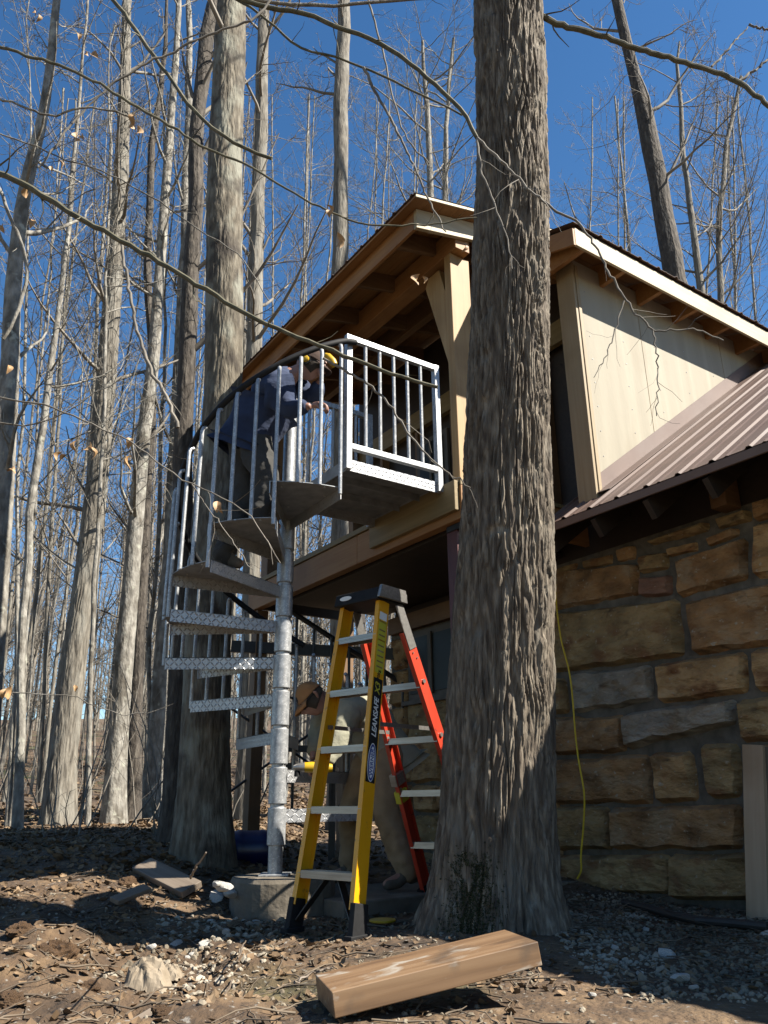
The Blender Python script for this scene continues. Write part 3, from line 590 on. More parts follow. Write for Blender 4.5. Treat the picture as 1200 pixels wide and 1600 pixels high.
ST_LIST = [
 ([(-60, 278), (345, 242), (347, 352), (-60, 428)], SB, .05), ([(352, 290), (476, 274), (482, 354), (357, 364)], SP, .05),
 ([(350, 205), (462, 190), (466, 262), (352, 282)], SO, .02), ([(45, 252), (130, 235), (132, 264), (45, 288)], SO, .02),
 ([(138, 230), (262, 195), (262, 240), (140, 260)], SO, .02), ([(270, 190), (345, 165), (345, 225), (270, 238)], SB, .02),
 ([(487, 225), (748, 142), (755, 290), (502, 365)], SB, .055), ([(772, 100), (1000, 40), (1000, 270), (778, 290)], ST, .05),
 ([(390, 158), (610, 85), (612, 118), (400, 172)], SO, .06), ([(450, 185), (580, 152), (584, 190), (456, 212)], ST, .035),
 ([(592, 145), (724, 104), (728, 133), (602, 175)], SB, .035), ([(622, 78), (765, 36), (770, 82), (640, 118)], SO, .045), ([(775, 22), (1000, -40), (1000, 30), (778, 88)], SB, .05),
 ([(-60, 440), (490, 372), (512, 572), (-60, 648)], SO, .07), ([(530, 380), (1000, 280), (1000, 512), (565, 572)], SB, .055),
 ([(-60, 672), (82, 660), (98, 788), (-60, 806)], SO, .05), ([(112, 640), (402, 612), (408, 742), (126, 788)], SG, .06),
 ([(426, 608), (745, 562), (755, 712), (430, 752)], ST, .05), ([(768, 555), (1000, 522), (1000, 705), (786, 708)], ST, .05),
 ([(-60, 812), (298, 796), (303, 928), (-60, 946)], SB, .05), ([(308, 788), (702, 736), (700, 828), (318, 918)], SG, .075),
 ([(722, 738), (1000, 705), (1000, 884), (728, 896)], SO, .06), ([(-60, 968), (388, 936), (402, 1118), (-60, 1122)], SB, .05),
 ([(402, 936), (552, 924), (582, 1112), (420, 1118)], ST, .06), ([(578, 905), (728, 900), (730, 1096), (612, 1098)], SO, .05),
 ([(742, 905), (1000, 896), (1000, 1096), (742, 1100)], SB, .05), ([(-60, 1138), (244, 1132), (254, 1284), (-60, 1296)], SO, .045),
 ([(258, 1134), (728, 1124), (728, 1288), (264, 1288)], SB, .055), ([(740, 1122), (1000, 1120), (1000, 1284), (742, 1286)], ST, .05),
 ([(-60, 1308), (470, 1306), (470, 1450), (-60, 1450)], SO, .06), ([(480, 1304), (1000, 1302), (1000, 1470), (480, 1470)], SO, .06)]
for i, (pl, m, d) in enumerate(ST_LIST): stone([cpx(*q) for q in pl], d, m, 31+i)
# the rest of the wall: behind the big trunk, under the deck, and on past the frame
def course(t0, t1, seeds, zr, skip=None):
    r = random.Random(seeds)
    for z0, z1 in zr:
        t = t0
        while t < t1-.08:
            w = min(r.uniform(.28, .75), t1-t)
            if t1-(t+w) < .15: w = t1-t
            if not (skip and t+w > skip[0] and t < skip[1] and z1 > skip[2] and z0 < skip[3]):
                stone([(t+.012, z1-.012), (t+w-.012, z1-.012), (t+w-.012, z0+.012), (t+.012, z0+.012)], r.uniform(.035, .06), r.choice([SB, SO, ST, SO, SG]), int(t*1000+z0*77) % 9999)
            t += w
course(-1.72, -1.42, 4, [(-.7, -.42), (-.42, -.12), (-.12, .14), (.14, .5), (.5, .84), (.84, 1.18), (1.18, 1.5)])
course(-.66, .36, 5, [(.88, 1.18), (1.18, 1.5)])
course(-1.42, .36, 6, [(-.7, -.42), (-.42, -.12), (-.12, .14), (.14, .5), (.5, .86)])
course(2.66, 7.1, 8, [(-.7, -.35), (-.35, -.02), (-.02, .28), (.28, .62), (.62, .95), (.95, 1.3), (1.3, 1.66)])
cb('lintel', 2.03, 2.16, -1.7, .3, 1.53, 1.69, DY)
w = cb('window', 2.06, 2.12, -1.42, -.68, .86, 1.50, FRAMEM)
for a_ in ((-1.38, -1.07, .92, 1.44), (-1.03, -.72, .92, 1.44)): cb('pane', 2.05, 2.058, a_[0], a_[1], a_[2], a_[3], GLASS, w, bev=0)
cb('sash', 2.03, 2.049, -1.075, -1.025, .9, 1.46, FRAMEM, w); cb('sill', 2.0, 2.1, -1.46, -.64, .82, .86, FRAMEM, w)
# timber band between stone and eave
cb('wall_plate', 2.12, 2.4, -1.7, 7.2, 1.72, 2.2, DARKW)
for k, t in enumerate((2.0, 3.0, 4.0)): cb('eave_block', 1.95, 2.11, t, t+.11, 1.70, 2.02, DX)
# lower main roof, run on unseen past the frame to shade the right foreground
SL = .7236; ev = np.array([1, 0, SL]); evn = ev/np.linalg.norm(ev); t = .93
for k in range(7):
    w_ = .9144; sheet('roof_panel', (1.5, -(t), 1.795), (0, -1, 0), evn, w_-.002, 3.3, .2286, ROOFM, CAB, phase=.003)
    t += w_
a = Acc(); a.add([(1.52, -.95, 1.74), (1.52, -7.3, 1.74), (4.2, -7.3, 1.74+2.68*SL), (4.2, -.95, 1.74+2.68*SL), (1.52, -.95, 1.775), (1.52, -7.3, 1.775), (4.2, -7.3, 1.775+2.68*SL), (4.2, -.95, 1.775+2.68*SL)],
    [[0, 1, 2, 3], [7, 6, 5, 4], [0, 4, 5, 1], [1, 5, 6, 2], [2, 6, 7, 3], [3, 7, 4, 0]]); a.build('roof_deck', DARKW, CAB)
cb('eave_trim', 1.497, 1.515, .94, 7.3, 1.735, 1.788, ROOFM)
for k in range(15):
    tt = 1.0+k*.42; Acc().beam((1.55, -tt, 1.665), (3.6, -tt, 1.665+2.05*SL), .04, .13).build('rafter', DARKW, CAB, bev=.002)
# dormer side wall, its flashing and trim
def zroof(s): return 1.80+(s-1.5)*SL
Acc().prism([(1.745, -1.3, zroof(1.745)-.05), (4.42, -1.3, 3.86), (4.42, -1.3, 3.97), (1.745, -1.3, 3.96)], (0, .03, 0)).build('siding', SIDING, CAB)
for s_ in (2.485, 3.625): cb('siding_joint', s_, s_+.004, 1.3005, 1.3025, zroof(s_)+.1, 3.95, TRIM, bev=0)
a = Acc(); f0, f1 = 1.745, 4.6
a.prism([(f0, -1.302, zroof(f0)+.005), (f1, -1.302, zroof(f1)+.005), (f1, -1.302, zroof(f1)+.15), (f0, -1.302, zroof(f0)+.15)], (0, -.004, 0))
a.prism([(f0-.02, -1.306, zroof(f0)+.012), (f1, -1.306, zroof(f1)+.012), (f1, -1.42, zroof(f1)+.006), (f0-.02, -1.42, zroof(f0)+.006)], (0, 0, .004)); a.build('flashing', ROOFM, CAB)
cb('corner_trim', 1.715, 1.743, 1.145, 1.31, 1.9, 3.92, TRIM); cb('corner_trim', 1.743, 1.775, 1.302, 1.318, zroof(1.745)+.02, 3.9, TRIM)
Acc().prism([(2.6, -.5, 2.07), (2.6, -1.254, 2.07), (2.6, -1.254, 4.02), (2.6, -.5, 4.28)], (.03, 0, 0)).build('plywood_wall', DARKW, CAB); cb('side_sheathing', 1.80, 3.0, 1.255, 1.268, 1.9, 4.0, DARKW, bev=0)  # deep interior shade painted as dark wood
nl = Acc()
for s_ in np.arange(1.85, 4.2, .4):
    for z_ in np.arange(zroof(s_)+.25, 3.8, .2): nl.tube([(s_, -1.3, z_), (s_, -1.3035, z_)], .004, 6)
nl.build('nail_heads', GALV, CAB)['kind'] = 'stuff'
nl = Acc()
for t_ in np.arange(1.0, 4.5, .2286):
    for d_ in (.12, .75, 1.4, 2.0): nl.tube([np.array([1.5, -t_+.04, 1.8])+evn*d_, np.array([1.5-.006, -t_+.04, 1.8+.008])+evn*d_], .006, 6)
nl.build('roof_screws', ROOFM, CAB)['kind'] = 'stuff'
# dormer roof (eave runs into the picture on the right)
DS = .35; dv = np.array([0, 1, DS]); dvn = dv/np.linalg.norm(dv); s = 1.47
for k in range(5):
    sheet('roof_panel', (s, -1.575, 4.005), (1, 0, 0), dvn, .9124, 1.5, .2286, ROOFM, CAB, phase=.05); s += .9144
n_ = 9
for k in range(n_):  # sheathing boards running across under the sheet
    t1_ = 1.55-k*.15; t0_ = t1_-.147; z1_ = 3.985+(1.55-t1_)*DS; z0_ = 3.985+(1.55-t0_)*DS
    Acc().prism([(1.5, -t1_, z1_-.022), (1.5, -t0_, z0_-.022), (1.5, -t0_, z0_), (1.5, -t1_, z1_)], (4.4, 0, 0)).build('roof_board', OX, CAB)
cb('fascia', 1.5, 5.9, 1.53, 1.552, 3.825, 3.985, FASCIA, bev=.003)
Acc().prism([(1.48, -1.549, 3.82), (1.48, -.85, 3.82+.7*DS), (1.48, -.85, 3.97+.7*DS), (1.48, -1.549, 3.97)], (.022, 0, 0)).build('rake_board', OY, CAB, bev=.002)
for k in range(9):
    s_ = 1.58+k*.46; Acc().prism([(s_, -1.528, 3.83), (s_, -1.0, 3.83+.0), (s_, -1.0, 3.955+.52*DS), (s_, -1.528, 3.955)], (.04, 0, 0)).build('rafter', OX, CAB, bev=.002)
# porch roof
PS = .24; pz = lambda s: 4.18+(s-.45)*PS
pv = np.array([1, 0, PS]); pvn = pv/np.linalg.norm(pv); t = -2.45+.0
tt = 1.0
k = 0
while tt > -2.4:
    w_ = min(.9144, tt+2.45); sheet('roof_panel', (.44, -tt, pz(.44)+.012), (0, 1, 0), pvn, w_-.002, 1.9, .2286, ROOFM, CAB, phase=.02); tt -= .9144
s = .455
while s < 2.2:
    Acc().prism([(s, -.985, pz(s)-.018), (s+.142, -.985, pz(s+.142)-.018), (s+.142, -.985, pz(s+.142)+.002), (s, -.985, pz(s)+.002)], (0, 3.41, 0)).build('roof_board', OY, CAB, bev=.0015); s += .1445
Acc().prism([(.455, -.986, pz(.455)-.0175), (2.3, -.986, pz(2.3)-.0175), (2.3, -.986, pz(2.3)+.004), (.455, -.986, pz(.455)+.004)], (0, -.012, 0)).build('roof_edge_board', FASCIA, CAB)
cb('fascia', .545, .572, -2.42, .84, 4.02, pz(.55)-.02, OY, bev=.003)
Acc().prism([(.545, -.842, 4.01), (2.25, -.842, 4.02+1.7*PS-.0), (2.25, -.842, pz(2.25)-.022), (.545, -.842, pz(.545)-.022)], (0, -.035, 0)).build('barge_board', FASCIA, CAB, bev=.003)
for k in range(6):
    t_ = .6-k*.58; Acc().prism([(.575, -t_, 4.03), (2.15, -t_, 4.03+1.58*PS), (2.15, -t_, pz(2.15)-.022), (.575, -t_, pz(.575)-.022)], (0, .04, 0)).build('rafter', DX, CAB, bev=.002)
cb('header_beam', .95, 1.09, -2.4, .84, 4.035, 4.24, OY, bev=.004)
cb('rear_beam', 2.1, 2.16, -2.55, .9, 3.62, 3.83, GREENW, bev=.004)
cb('mid_beam', 1.5, 1.57, -2.4, .8, 4.22, 4.42, DY, bev=.003)
cb('gable_infill', 2.162, 2.19, -2.45, .9, 3.84, pz(2.16)-.03, DARKW, bev=0)
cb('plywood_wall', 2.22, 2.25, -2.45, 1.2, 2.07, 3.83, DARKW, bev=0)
for t_ in (-2.44, -1.95, -1.3, -.72, -.1, .5): cb('stud', 2.12, 2.215, t_, t_+.045, 2.07, 3.615, DZ, bev=.002)
w = cb('window', 2.10, 2.14, -1.25, -.75, 2.55, 3.45, FRAMEM); cb('pane', 2.09, 2.098, -1.19, -.81, 2.61, 3.39, GLASS, w, bev=0); cb('muntin', 2.075, 2.088, -1.02, -.985, 2.6, 3.4, FRAMEM, w)
cb('post', .95, 1.145, .69, .765, 1.781, 4.033, WZ, bev=.005); cb('post', .95, 1.09, -2.4, -2.26, 2.072, 4.033, DZ, bev=.005)
cb('post', 2.02, 2.095, -2.45, -2.35, 2.072, 4.3, DZ, bev=.005)
a = Acc(); a.prism([(.985, -.665, 3.06), (.985, -.688, 3.06), (.985, -.688, 3.62), (.985, -.58, 4.0), (.985, -.45, 4.0), (.985, -.40, 3.93)], (.07, 0, 0)); a.build('brace', WZ, CAB, bev=.003)
# deck
cb('deck_beam', .87, .95, -.454, .862, 1.78, 2.018, OY, bev=.004); cb('deck_beam', .87, .95, -2.5, -.458, 1.78, 2.018, OY, bev=.004)
cb('ledger_board', .828, .868, -.214, .842, 1.835, 2.052, GREENW, bev=.005)
cb('beam_cap', .855, .955, -2.5, -.22, 2.022, 2.066, GREENW, bev=.003); cb('beam_cap', .872, .955, -.216, .86, 2.022, 2.066, GREENW, bev=.003)
s = .957
while s < 2.1: cb('deck_board', s, s+.138, -2.5, .875, 2.035, 2.066, GREENW, bev=.003); s += .1435
for k in range(8): cb('joist', .952, 2.2, -2.42+k*.46, -2.38+k*.46, 1.80, 2.033, DARKW, bev=.002)
cb('rim_board', .952, 2.7, .82, .86, 1.79, 2.033, OX, bev=.002)
cb('steel_post', .92, 1.02, .63, .74, -.7, 1.778, MAROON, bev=.003); cb('bracket', .91, 1.03, .64, .78, 1.735, 1.779, BLACKM)
cb('timber_post', .90, 1.02, -2.45, -2.33, -.7, 1.778, DZ, bev=.004); cb('timber_post', 1.9, 2.02, -2.45, -2.33, -.7, 1.79, DZ, bev=.004)
cb('shade_panel', .98, 2.09, -1.9, .6, 1.765, 1.795, DARKW, bev=0)  # dark sheet below the joists, stands in for shade under the deck
tag(Acc().box((.15, 1.9, -.9), (2.08, -.55, -.53)).build('concrete_slab', CONC, mw=Matrix.Translation(PO)@rotm(A1), bev=.01), kind='structure')
# concrete pier
def ring(a, r, z0, z1, n, seed, jit=.02):
    an = np.linspace(0, 2*pi, n, endpoint=False); rr = r*(1+jit*fbm(np.cos(an)*2, np.sin(an)*2, seed, 3)*2)
    lv = [(z0, 1.04), (z0*.6+z1*.4, 1.0), (z1-.02, .99), (z1, .96)]
    V = np.vstack([np.stack([rr*k*np.cos(an), rr*k*np.sin(an), np.full(n, z)+(.006*fbm(an*3, z, 1, 2) if z > z0 else 0)], -1) for z, k in lv]+[np.array([[0, 0, z1]])])
    a.add(V, [[i*n+j, i*n+(j+1) % n, (i+1)*n+(j+1) % n, (i+1)*n+j] for i in range(3) for j in range(n)], [[3*n+j, 3*n+(j+1) % n, 4*n] for j in range(n)])
pier = Acc(); ring(pier, .31, -.5, 0, 40, 4, .05)
o = pier.build('concrete_pier', CONC, smooth=False); o.location = (PO[0]+.06, PO[1]-.02, -.42)
tag(o, 'rough round concrete footing carrying the pole of the spiral staircase', 'footing')

# ------------------------------------------------------------------ spiral staircase
zb = -.42; SP_ = thing('spiral_staircase', 'galvanized steel spiral staircase with diamond plate treads leading up to the deck', 'staircase', (PO[0], PO[1], zb))
def cyl(a, r, z0, z1, n=28, x=0, y=0): return a.tube([(x, y, z0), (x, y, z0+.004), (x, y, z1-.004), (x, y, z1)], [r-.003, r, r, r-.003], n)
cyl(Acc(), .0445, 0, 3.38).build('pole', GALV, SP_, smooth=True)
Acc().box((-.09, -.09, 0), (.09, .09, .012)).build('base_plate', GALV, SP_, bev=.003)
TR = 30.3; SEC = 34.; RT = .765
def fth(k): return 212+TR*(k-3)
def tz(k): return .423+.235*k
n = 14; an = -np.radians(np.linspace(0, SEC, n)); r0 = .05
def platemesh():
    a = Acc(); top = [(r0*cos(x), r0*sin(x), 0) for x in an]+[(RT*cos(x), RT*sin(x), 0) for x in an]; bot = [(x, y, -.005) for x, y, z in top]
    q = [[i, n+i, n+i+1, i+1] for i in range(n-1)]+[[2*n+i, 2*n+i+1, 3*n+i+1, 3*n+i] for i in range(n-1)]+[[n+i, 3*n+i, 3*n+i+1, n+i+1] for i in range(n-1)]+[[0, 2*n, 3*n, n], [n-1, 2*n-1, 4*n-1, 3*n-1]]
    return a.add(top+bot, q).mesh('tread_plate', GALVD)
pm = platemesh(); fm = Acc().box((r0, -.0052, -.078), (RT, .0, -.0005)).mesh('tread_flange', DIAM)
bm = Acc()
for x, y in ((.30, -.02), (.30, -.14), (.6, -.03), (.6, -.33), (.73, -.1), (.73, -.25)): bm.tube([(x, y, -.0115), (x, y, -.0052)], .008, 8)
bm = bm.mesh('bolts', GALV)
hub = cyl(Acc(), .0565, -.215, .0, 28).mesh('hub', GALV, True)
RZT = np.array([212.5, 219.5, 227.5, 235, 243.5, 254.7, 264, 273, 283, 292, 302]); RZZ = np.array([2.10, 2.18, 2.27, 2.335, 2.415, 2.507, 2.58, 2.655, 2.734, 2.804, 2.875])
def railz(th): return float(np.interp(th, RZT, RZZ)) if th >= 212.5 else 2.10-.0079*(212.5-th)
balmat = GALV
for k in range(-2, 7):
    th = radians(fth(k)); mw = Matrix.Translation((0, 0, tz(k)-zb))@rotm(th)
    tr = put('tread', pm, SP_, mw=mw)
    f1 = put('flange', fm, tr); f2 = put('flange', fm, tr, mw=rotm(-radians(SEC))@Matrix.Translation((0, .0052, 0)))
    b_ = put('bolts', bm, tr); b_['kind'] = 'stuff'
    put('hub', hub, SP_, mw=Matrix.Translation((0, 0, tz(k)-zb+.01)))
    for j in range(3):
        ad = fth(k)-1.2-j*10.1; aa = radians(ad); z1 = railz(ad)-zb-.02; z0 = tz(k)-zb-(.05 if j == 0 else .012)
        rr = RT+.012; c_, s_ = cos(aa), sin(aa)
        Acc().tube([(rr*c_, rr*s_, z0), (rr*c_, rr*s_, z1-.05), (rr*c_, rr*s_, z1-.03), ((rr-.008)*c_, (rr-.008)*s_, z1-.005), ((rr-.028)*c_, (rr-.028)*s_, z1+.006)], .0128, 10).build('baluster', GALV, SP_, smooth=True)
hr = [( (RT-.012)*cos(radians(x)), (RT-.012)*sin(radians(x)), railz(x)-zb+.012) for x in np.arange(85, 304, 4)]
e_ = np.array(hr[-1]); hr += [tuple(e_+np.array([.05, .035, .03])), tuple(e_+np.array([.11, .085, .05]))]
Acc().tube(hr, .021, 14).build('handrail', BLACKP, SP_, smooth=True)
# landing (local frame of the cabin)
LD = bpy.data.objects.new('landing', Acc().box((.06, -.695, 0), (.83, .13, .006)).mesh('landing', GALVD)); scene.collection.objects.link(LD); LD.parent = SP_
zl = tz(7)-zb; LD.matrix_basis = Matrix.Translation((0, 0, zl))@rotm(A1)
def lb(name, a_, b_, mat, bev=.002, par=None): return Acc().box(a_, b_).build(name, mat, par or LD, bev=bev)
for y_ in (-.703, .13): lb('flange', (.06, y_, -.075), (.83, y_+.008, .004), DIAM, 0)
for x_ in (.052, .83): lb('flange', (x_, -.703, -.075), (x_+.008, .138, .004), GALVD, 0)
for y_ in (-.45, -.2): lb('rib', (.062, y_, -.05), (.828, y_+.006, -.001), GALVD, 0)
def panel(y, x0, x1, zt, n):
    g = bpy.data.objects.new('guard_panel', Acc().box((x0, y-.019, zt-.038), (x1, y+.019, zt)).mesh('top_rail', GALV)); scene.collection.objects.link(g); g.parent = SP_
    g.matrix_basis = LD.matrix_basis
    def gb(nm, a_, b_): Acc().box(a_, b_).build(nm, GALV, g, bev=.002)
    gb('post', (x0-.0, y-.021, -.07), (x0+.042, y+.021, zt-.0385)); gb('post', (x1-.042, y-.021, -.07), (x1, y+.021, zt+.004))
    gb('bottom_rail', (x0+.0425, y-.019, .075), (x1-.0425, y+.019, .113))
    for i in range(n):
        x = x0+.042+(x1-x0-.084)*(i+1)/(n+1); Acc().tube([(x, y, .113), (x, y, zt-.038)], .0125, 10).build('baluster', GALV, g, smooth=True)
panel(-.705, .04, .83, .925, 5); panel(.175, .10, .83, .90, 5)
Acc().tube([(.06, .02, zl-.1), (.06, .02, zl+.93)], .021, 14).build('landing_post', GALV, SP_, smooth=True)

# ------------------------------------------------------------------ step ladder
LW = np.array([.77, -.64, 0]); LWn = LW/np.linalg.norm(LW); LA = atan2(LWn[1], LWn[0]); LB = np.array([-.315, 4.30, -.615])
LAD = thing('stepladder', 'yellow and red fibreglass stepladder opened beside the pole, aluminium steps and black top cap', 'ladder', LB, LA)
def obox(p, q, w, h, up=(0, 0, 1)): return Acc().beam(p, q, w, h, up)
H = 1.72; LEAN = .31; hb, htp = .215, .150
def fr(x, z):  # point on front frame
    f = z/H; return np.array([x*(hb+(htp-hb)*f), LEAN*f, z])
for sgn in (-1, 1):
    p, q = fr(sgn, .12), fr(sgn, H-.03)
    rl = obox(p, q, .004, .088, (0, 1, .0)).build('front_rail', YEL, LAD, bev=.001)
    d = (q-p)/np.linalg.norm(q-p); xx = np.cross(d, (0, 1, 0)); xx /= np.linalg.norm(xx); yy = np.cross(xx, d)
    if xx[0] < 0: xx = -xx
    if yy[1] < 0: yy = -yy
    for e in (-1, 1):
        off = yy*e*.042-xx*sgn*.0135; obox(p+off, q+off, .027, .004, (0, 1, 0)).build('rail_flange', YEL, rl, bev=.001)
    # foot
    f0 = fr(sgn, 0); a = obox(f0, fr(sgn, .15), .034, .098, (0, 1, 0)); a.box(f0+np.array([-.025, -.065, -.005]), f0+np.array([.025, .06, .02])); a.build('foot', BLACKP, LAD, bev=.004)
    # knee brace under first step
    obox(fr(sgn, .05)-xx*sgn*.02, np.array([sgn*.03, .03+LEAN*.14, .262]), .008, .045, (0, 1, 0)).build('knee_brace', BLACKM, LAD, bev=.002)
    if sgn == 1:
        def face(z0, z1, mat, nm, yo=0, wd=.072, lift=.0028):
            fp, fq = fr(1, z0)+xx*lift+yy*yo, fr(1, z1)+xx*lift+yy*yo
            return obox(fp, fq, .001, wd, (0, 1, 0)).build(nm, mat, rl)
        face(.70, 1.24, BLACKP, 'label'); face(1.27, 1.57, YPRINT, 'label', 0, .066); face(1.575, 1.62, WHITE, 'label', 0, .062); face(1.56, 1.567, RED, 'label', 0, .06); face(1.452, 1.46, RED, 'label', 0, .06)
        for zz in (1.30, 1.33, 1.36, 1.39, 1.42, 1.48, 1.51): face(zz, zz+.008, TIMBER, 'label_line', 0, .05, .0036)
        def ltext(s, z, size, mat, yo=.0, sx=1., shear=0.):
            cu = bpy.data.curves.new('t', 'FONT'); cu.body = s; cu.size = size; cu.align_x = 'CENTER'; cu.align_y = 'CENTER'; cu.extrude = .0004; cu.shear = shear; cu.offset = size*.018
            to = bpy.data.objects.new('t', cu); scene.collection.objects.link(to); bpy.context.view_layer.update()
            me = bpy.data.meshes.new_from_object(to.evaluated_get(bpy.context.evaluated_depsgraph_get())); bpy.data.objects.remove(to)
            me.materials.clear(); me.materials.append(mat); c = fr(1, z)+xx*.0045+yy*yo
            M = Matrix(((d[0]*sx, -yy[0], xx[0], c[0]), (d[1]*sx, -yy[1], xx[1], c[1]), (d[2]*sx, -yy[2], xx[2], c[2]), (0, 0, 0, 1)))
            put('lettering', me, rl, mw=M)
        ltext('LEANSAFE', 1.03, .050, WHITE, 0, .92, .25); ltext('X3', 1.185, .054, YPRINT, 0, 1, .25)
        ltext('170kg', 1.252, .030, BLACKP, 0.0, 1.0)
        # oval badge
        for rw, rh, mt, lf_ in ((.098, .031, WHITE, .0040), (.093, .0275, BLUE, .0046), (.080, .0185, WHITE, .0052)):
            c = fr(1, .80)+xx*lf_; pts = [c+d*rw*cos(x)+yy*rh*sin(x) for x in np.linspace(0, 2*pi, 32, endpoint=False)]
            Acc().prism(pts, -xx*.0008).build('badge', mt, rl)
        cu = None; ltext('WERNER', .80, .036, BLUE, 0, .95)
        bpy.data.objects[[o.name for o in bpy.data.objects if o.name.startswith('lettering')][-1]].location += Vector(xx*.0012)
for k in range(5):
    z = .28+.305*k; f = z/H; w_ = hb+(htp-hb)*f-.006; y = LEAN*f
    a = Acc(); a.box((-w_, y-.044, z-.004), (w_, y+.044, z)); a.box((-w_, y-.044, z-.034), (w_, y-.040, z-.004)); a.box((-w_, y+.040, z-.034), (w_, y+.044, z-.004))
    for j in range(3): a.box((-w_, y-.0465, z-.012-j*.009), (w_, y-.044, z-.008-j*.009))
    for j in range(6): a.box((-w_, y-.04+j*.014, z), (w_, y-.035+j*.014, z+.0018))
    a.build('step', ALU, LAD)
a = Acc(); a.prism([(-.17, LEAN-.09, H-.03), (-.17, LEAN+.16, H-.03), (-.17, LEAN+.15, H+.045), (-.17, LEAN-.07, H+.045)], (.34, 0, 0)); a.build('top_cap', BLACKP, LAD, bev=.008)
a = Acc(); a.prism([(.171, LEAN-.095, H-.02), (.171, LEAN+.165, H-.02), (.171, LEAN+.15, H+.055), (.171, LEAN-.07, H+.055)], (.02, 0, 0)); a.box((.12, LEAN+.08, H+.0), (.175, LEAN+.18, H+.04)); a.build('cap_bracket', ALU, LAD, bev=.004)
a = Acc(); pts = [np.array([-.075+.045*cos(x), LEAN-.0855, H+.008+.013*sin(x)]) for x in np.linspace(0, 2*pi, 24, endpoint=False)]; a.prism(pts, (0, -.004, 0)); a.build('cap_badge', WHITE, LAD)
rt, rb = np.array([.16, LEAN+.11, H-.03]), np.array([.245, 1.16, .05])
def rr_(sgn, f): p = rt+(rb-rt)*f; return np.array([p[0]*sgn, p[1], p[2]])
for sgn in (-1, 1):
    rl = obox(rr_(sgn, .09), rr_(sgn, 1), .004, .082, (0, 1, 0)).build('rear_rail', RED, LAD, bev=.001)
    for e in (-1, 1):
        dd = rr_(sgn, 1)-rr_(sgn, 0); dd /= np.linalg.norm(dd); yy2 = np.array([0, -dd[2], dd[1]]); off = yy2*e*.039+np.array([-sgn*.0135, 0, 0])
        obox(rr_(sgn, .09)+off, rr_(sgn, 1)+off, .027, .004, (0, 1, 0)).build('rail_flange', RED, rl, bev=.001)
    obox(rr_(sgn, 0)+np.array([sgn*.006, 0, 0]), rr_(sgn, .15)+np.array([sgn*.006, 0, 0]), .006, .07, (0, 1, 0)).build('hinge_plate', ALU, LAD, bev=.002)
    obox(rr_(sgn, .56), rr_(sgn, .60), .05, .095, (0, 1, 0)).build('rail_clamp', ALU, LAD, bev=.003); obox(rr_(sgn, .62), rr_(sgn, .66), .04, .088, (0, 1, 0)).build('rail_sticker', YPRINT, LAD)
    obox(rr_(sgn, .96), rr_(sgn, 1.03), .05, .095, (0, 1, 0)).build('foot', BLACKP, LAD, bev=.003)
    for f in (.26, .44, .62):
        p = rr_(sgn, f)+np.array([sgn*.004, 0, 0]); Acc().tube([p-np.array([0.006, 0, 0]), p+np.array([.008, 0, 0])], [.013, .013], 12).build('rivet', ALU, LAD)
    for f in (.165, .18): 
        p = rr_(sgn, f)+np.array([sgn*.004, .012*(1 if f > .17 else -1), 0]); Acc().tube([p-np.array([0.003, 0, 0]), p+np.array([.005, 0, 0])], .005, 8).build('rivet', ALU, LAD)
for f in (.27, .45, .63, .81):
    p, q = rr_(-1, f), rr_(1, f); a = Acc(); a.box((p[0]+.004, p[1]-.035, p[2]-.018), (q[0]-.004, p[1]+.035, p[2]-.014)); a.box((p[0]+.004, p[1]-.037, p[2]-.024), (q[0]-.004, p[1]-.033, p[2]+.012)); a.box((p[0]+.004, p[1]+.033, p[2]-.024), (q[0]-.004, p[1]+.037, p[2]+.012)); a.build('rear_step', ALU, LAD)
for sgn in (-1, 1):
    f0 = fr(sgn, 1.0); b0 = rr_(sgn, .42); obox(f0-np.array([sgn*.015, 0, 0]), b0-np.array([sgn*.02, 0, 0]), .005, .022, (0, 0, 1)).build('spreader', ALU, LAD)

# ------------------------------------------------------------------ black metal stair and scaffold under the deck
bp = np.array([-.75, 7.6, -.5]); BS = thing('black_metal_staircase', 'black metal stair with sloping handrail and upright balusters standing behind the pole', 'staircase', bp)
def bt(nm, p, q, r=.016, par=BS): return Acc().tube([np.array(p)-bp, np.array(q)-bp], r, 8).build(nm, BLACKM, par, smooth=True)
bt('handrail', (-.95, 7.55, 1.76), (.35, 7.7, .93), .026); Acc().beam(np.array([-1.5, 7.65, 1.42])-bp, np.array([.5, 7.75, 1.32])-bp, .05, .11).build('landing_edge', BLACKM, BS)
Acc().beam(np.array([-.95, 7.62, .46])-bp, np.array([.3, 7.72, .42])-bp, .05, .06).build('lower_rail', BLACKM, BS); Acc().beam(np.array([-.98, 7.5, .30])-bp, np.array([-.45, 7.5, .26])-bp, .5, .05).build('step', BLACKM, BS)
for i, x in enumerate(np.arange(-.86, .45, .17)):
    z1 = 1.76-(x+.95)*.64; bt('baluster', (x, 7.6, -.1), (x, 7.57, z1), .014)
for x in (-.98, -.50, .32): Acc().beam(np.array([x, 7.66, -.6])-bp, np.array([x, 7.66, 1.4])-bp, .06, .06, (0, 1, 0)).build('leg', BLACKM, BS)
for (p, q) in (((-1.5, 7.7, .85), (-.5, 7.7, .18)), ((-1.5, 7.7, .05), (-.5, 7.7, .75)), ((-.95, 7.7, .95), (.3, 7.7, .35)), ((-.5, 7.72, -.1), (.3, 7.72, .6))): bt('cross_brace', p, q, .012)
Acc().box((-.28, -.25, .40), (.0, .0, .43)).build('step', BLACKM, BS)

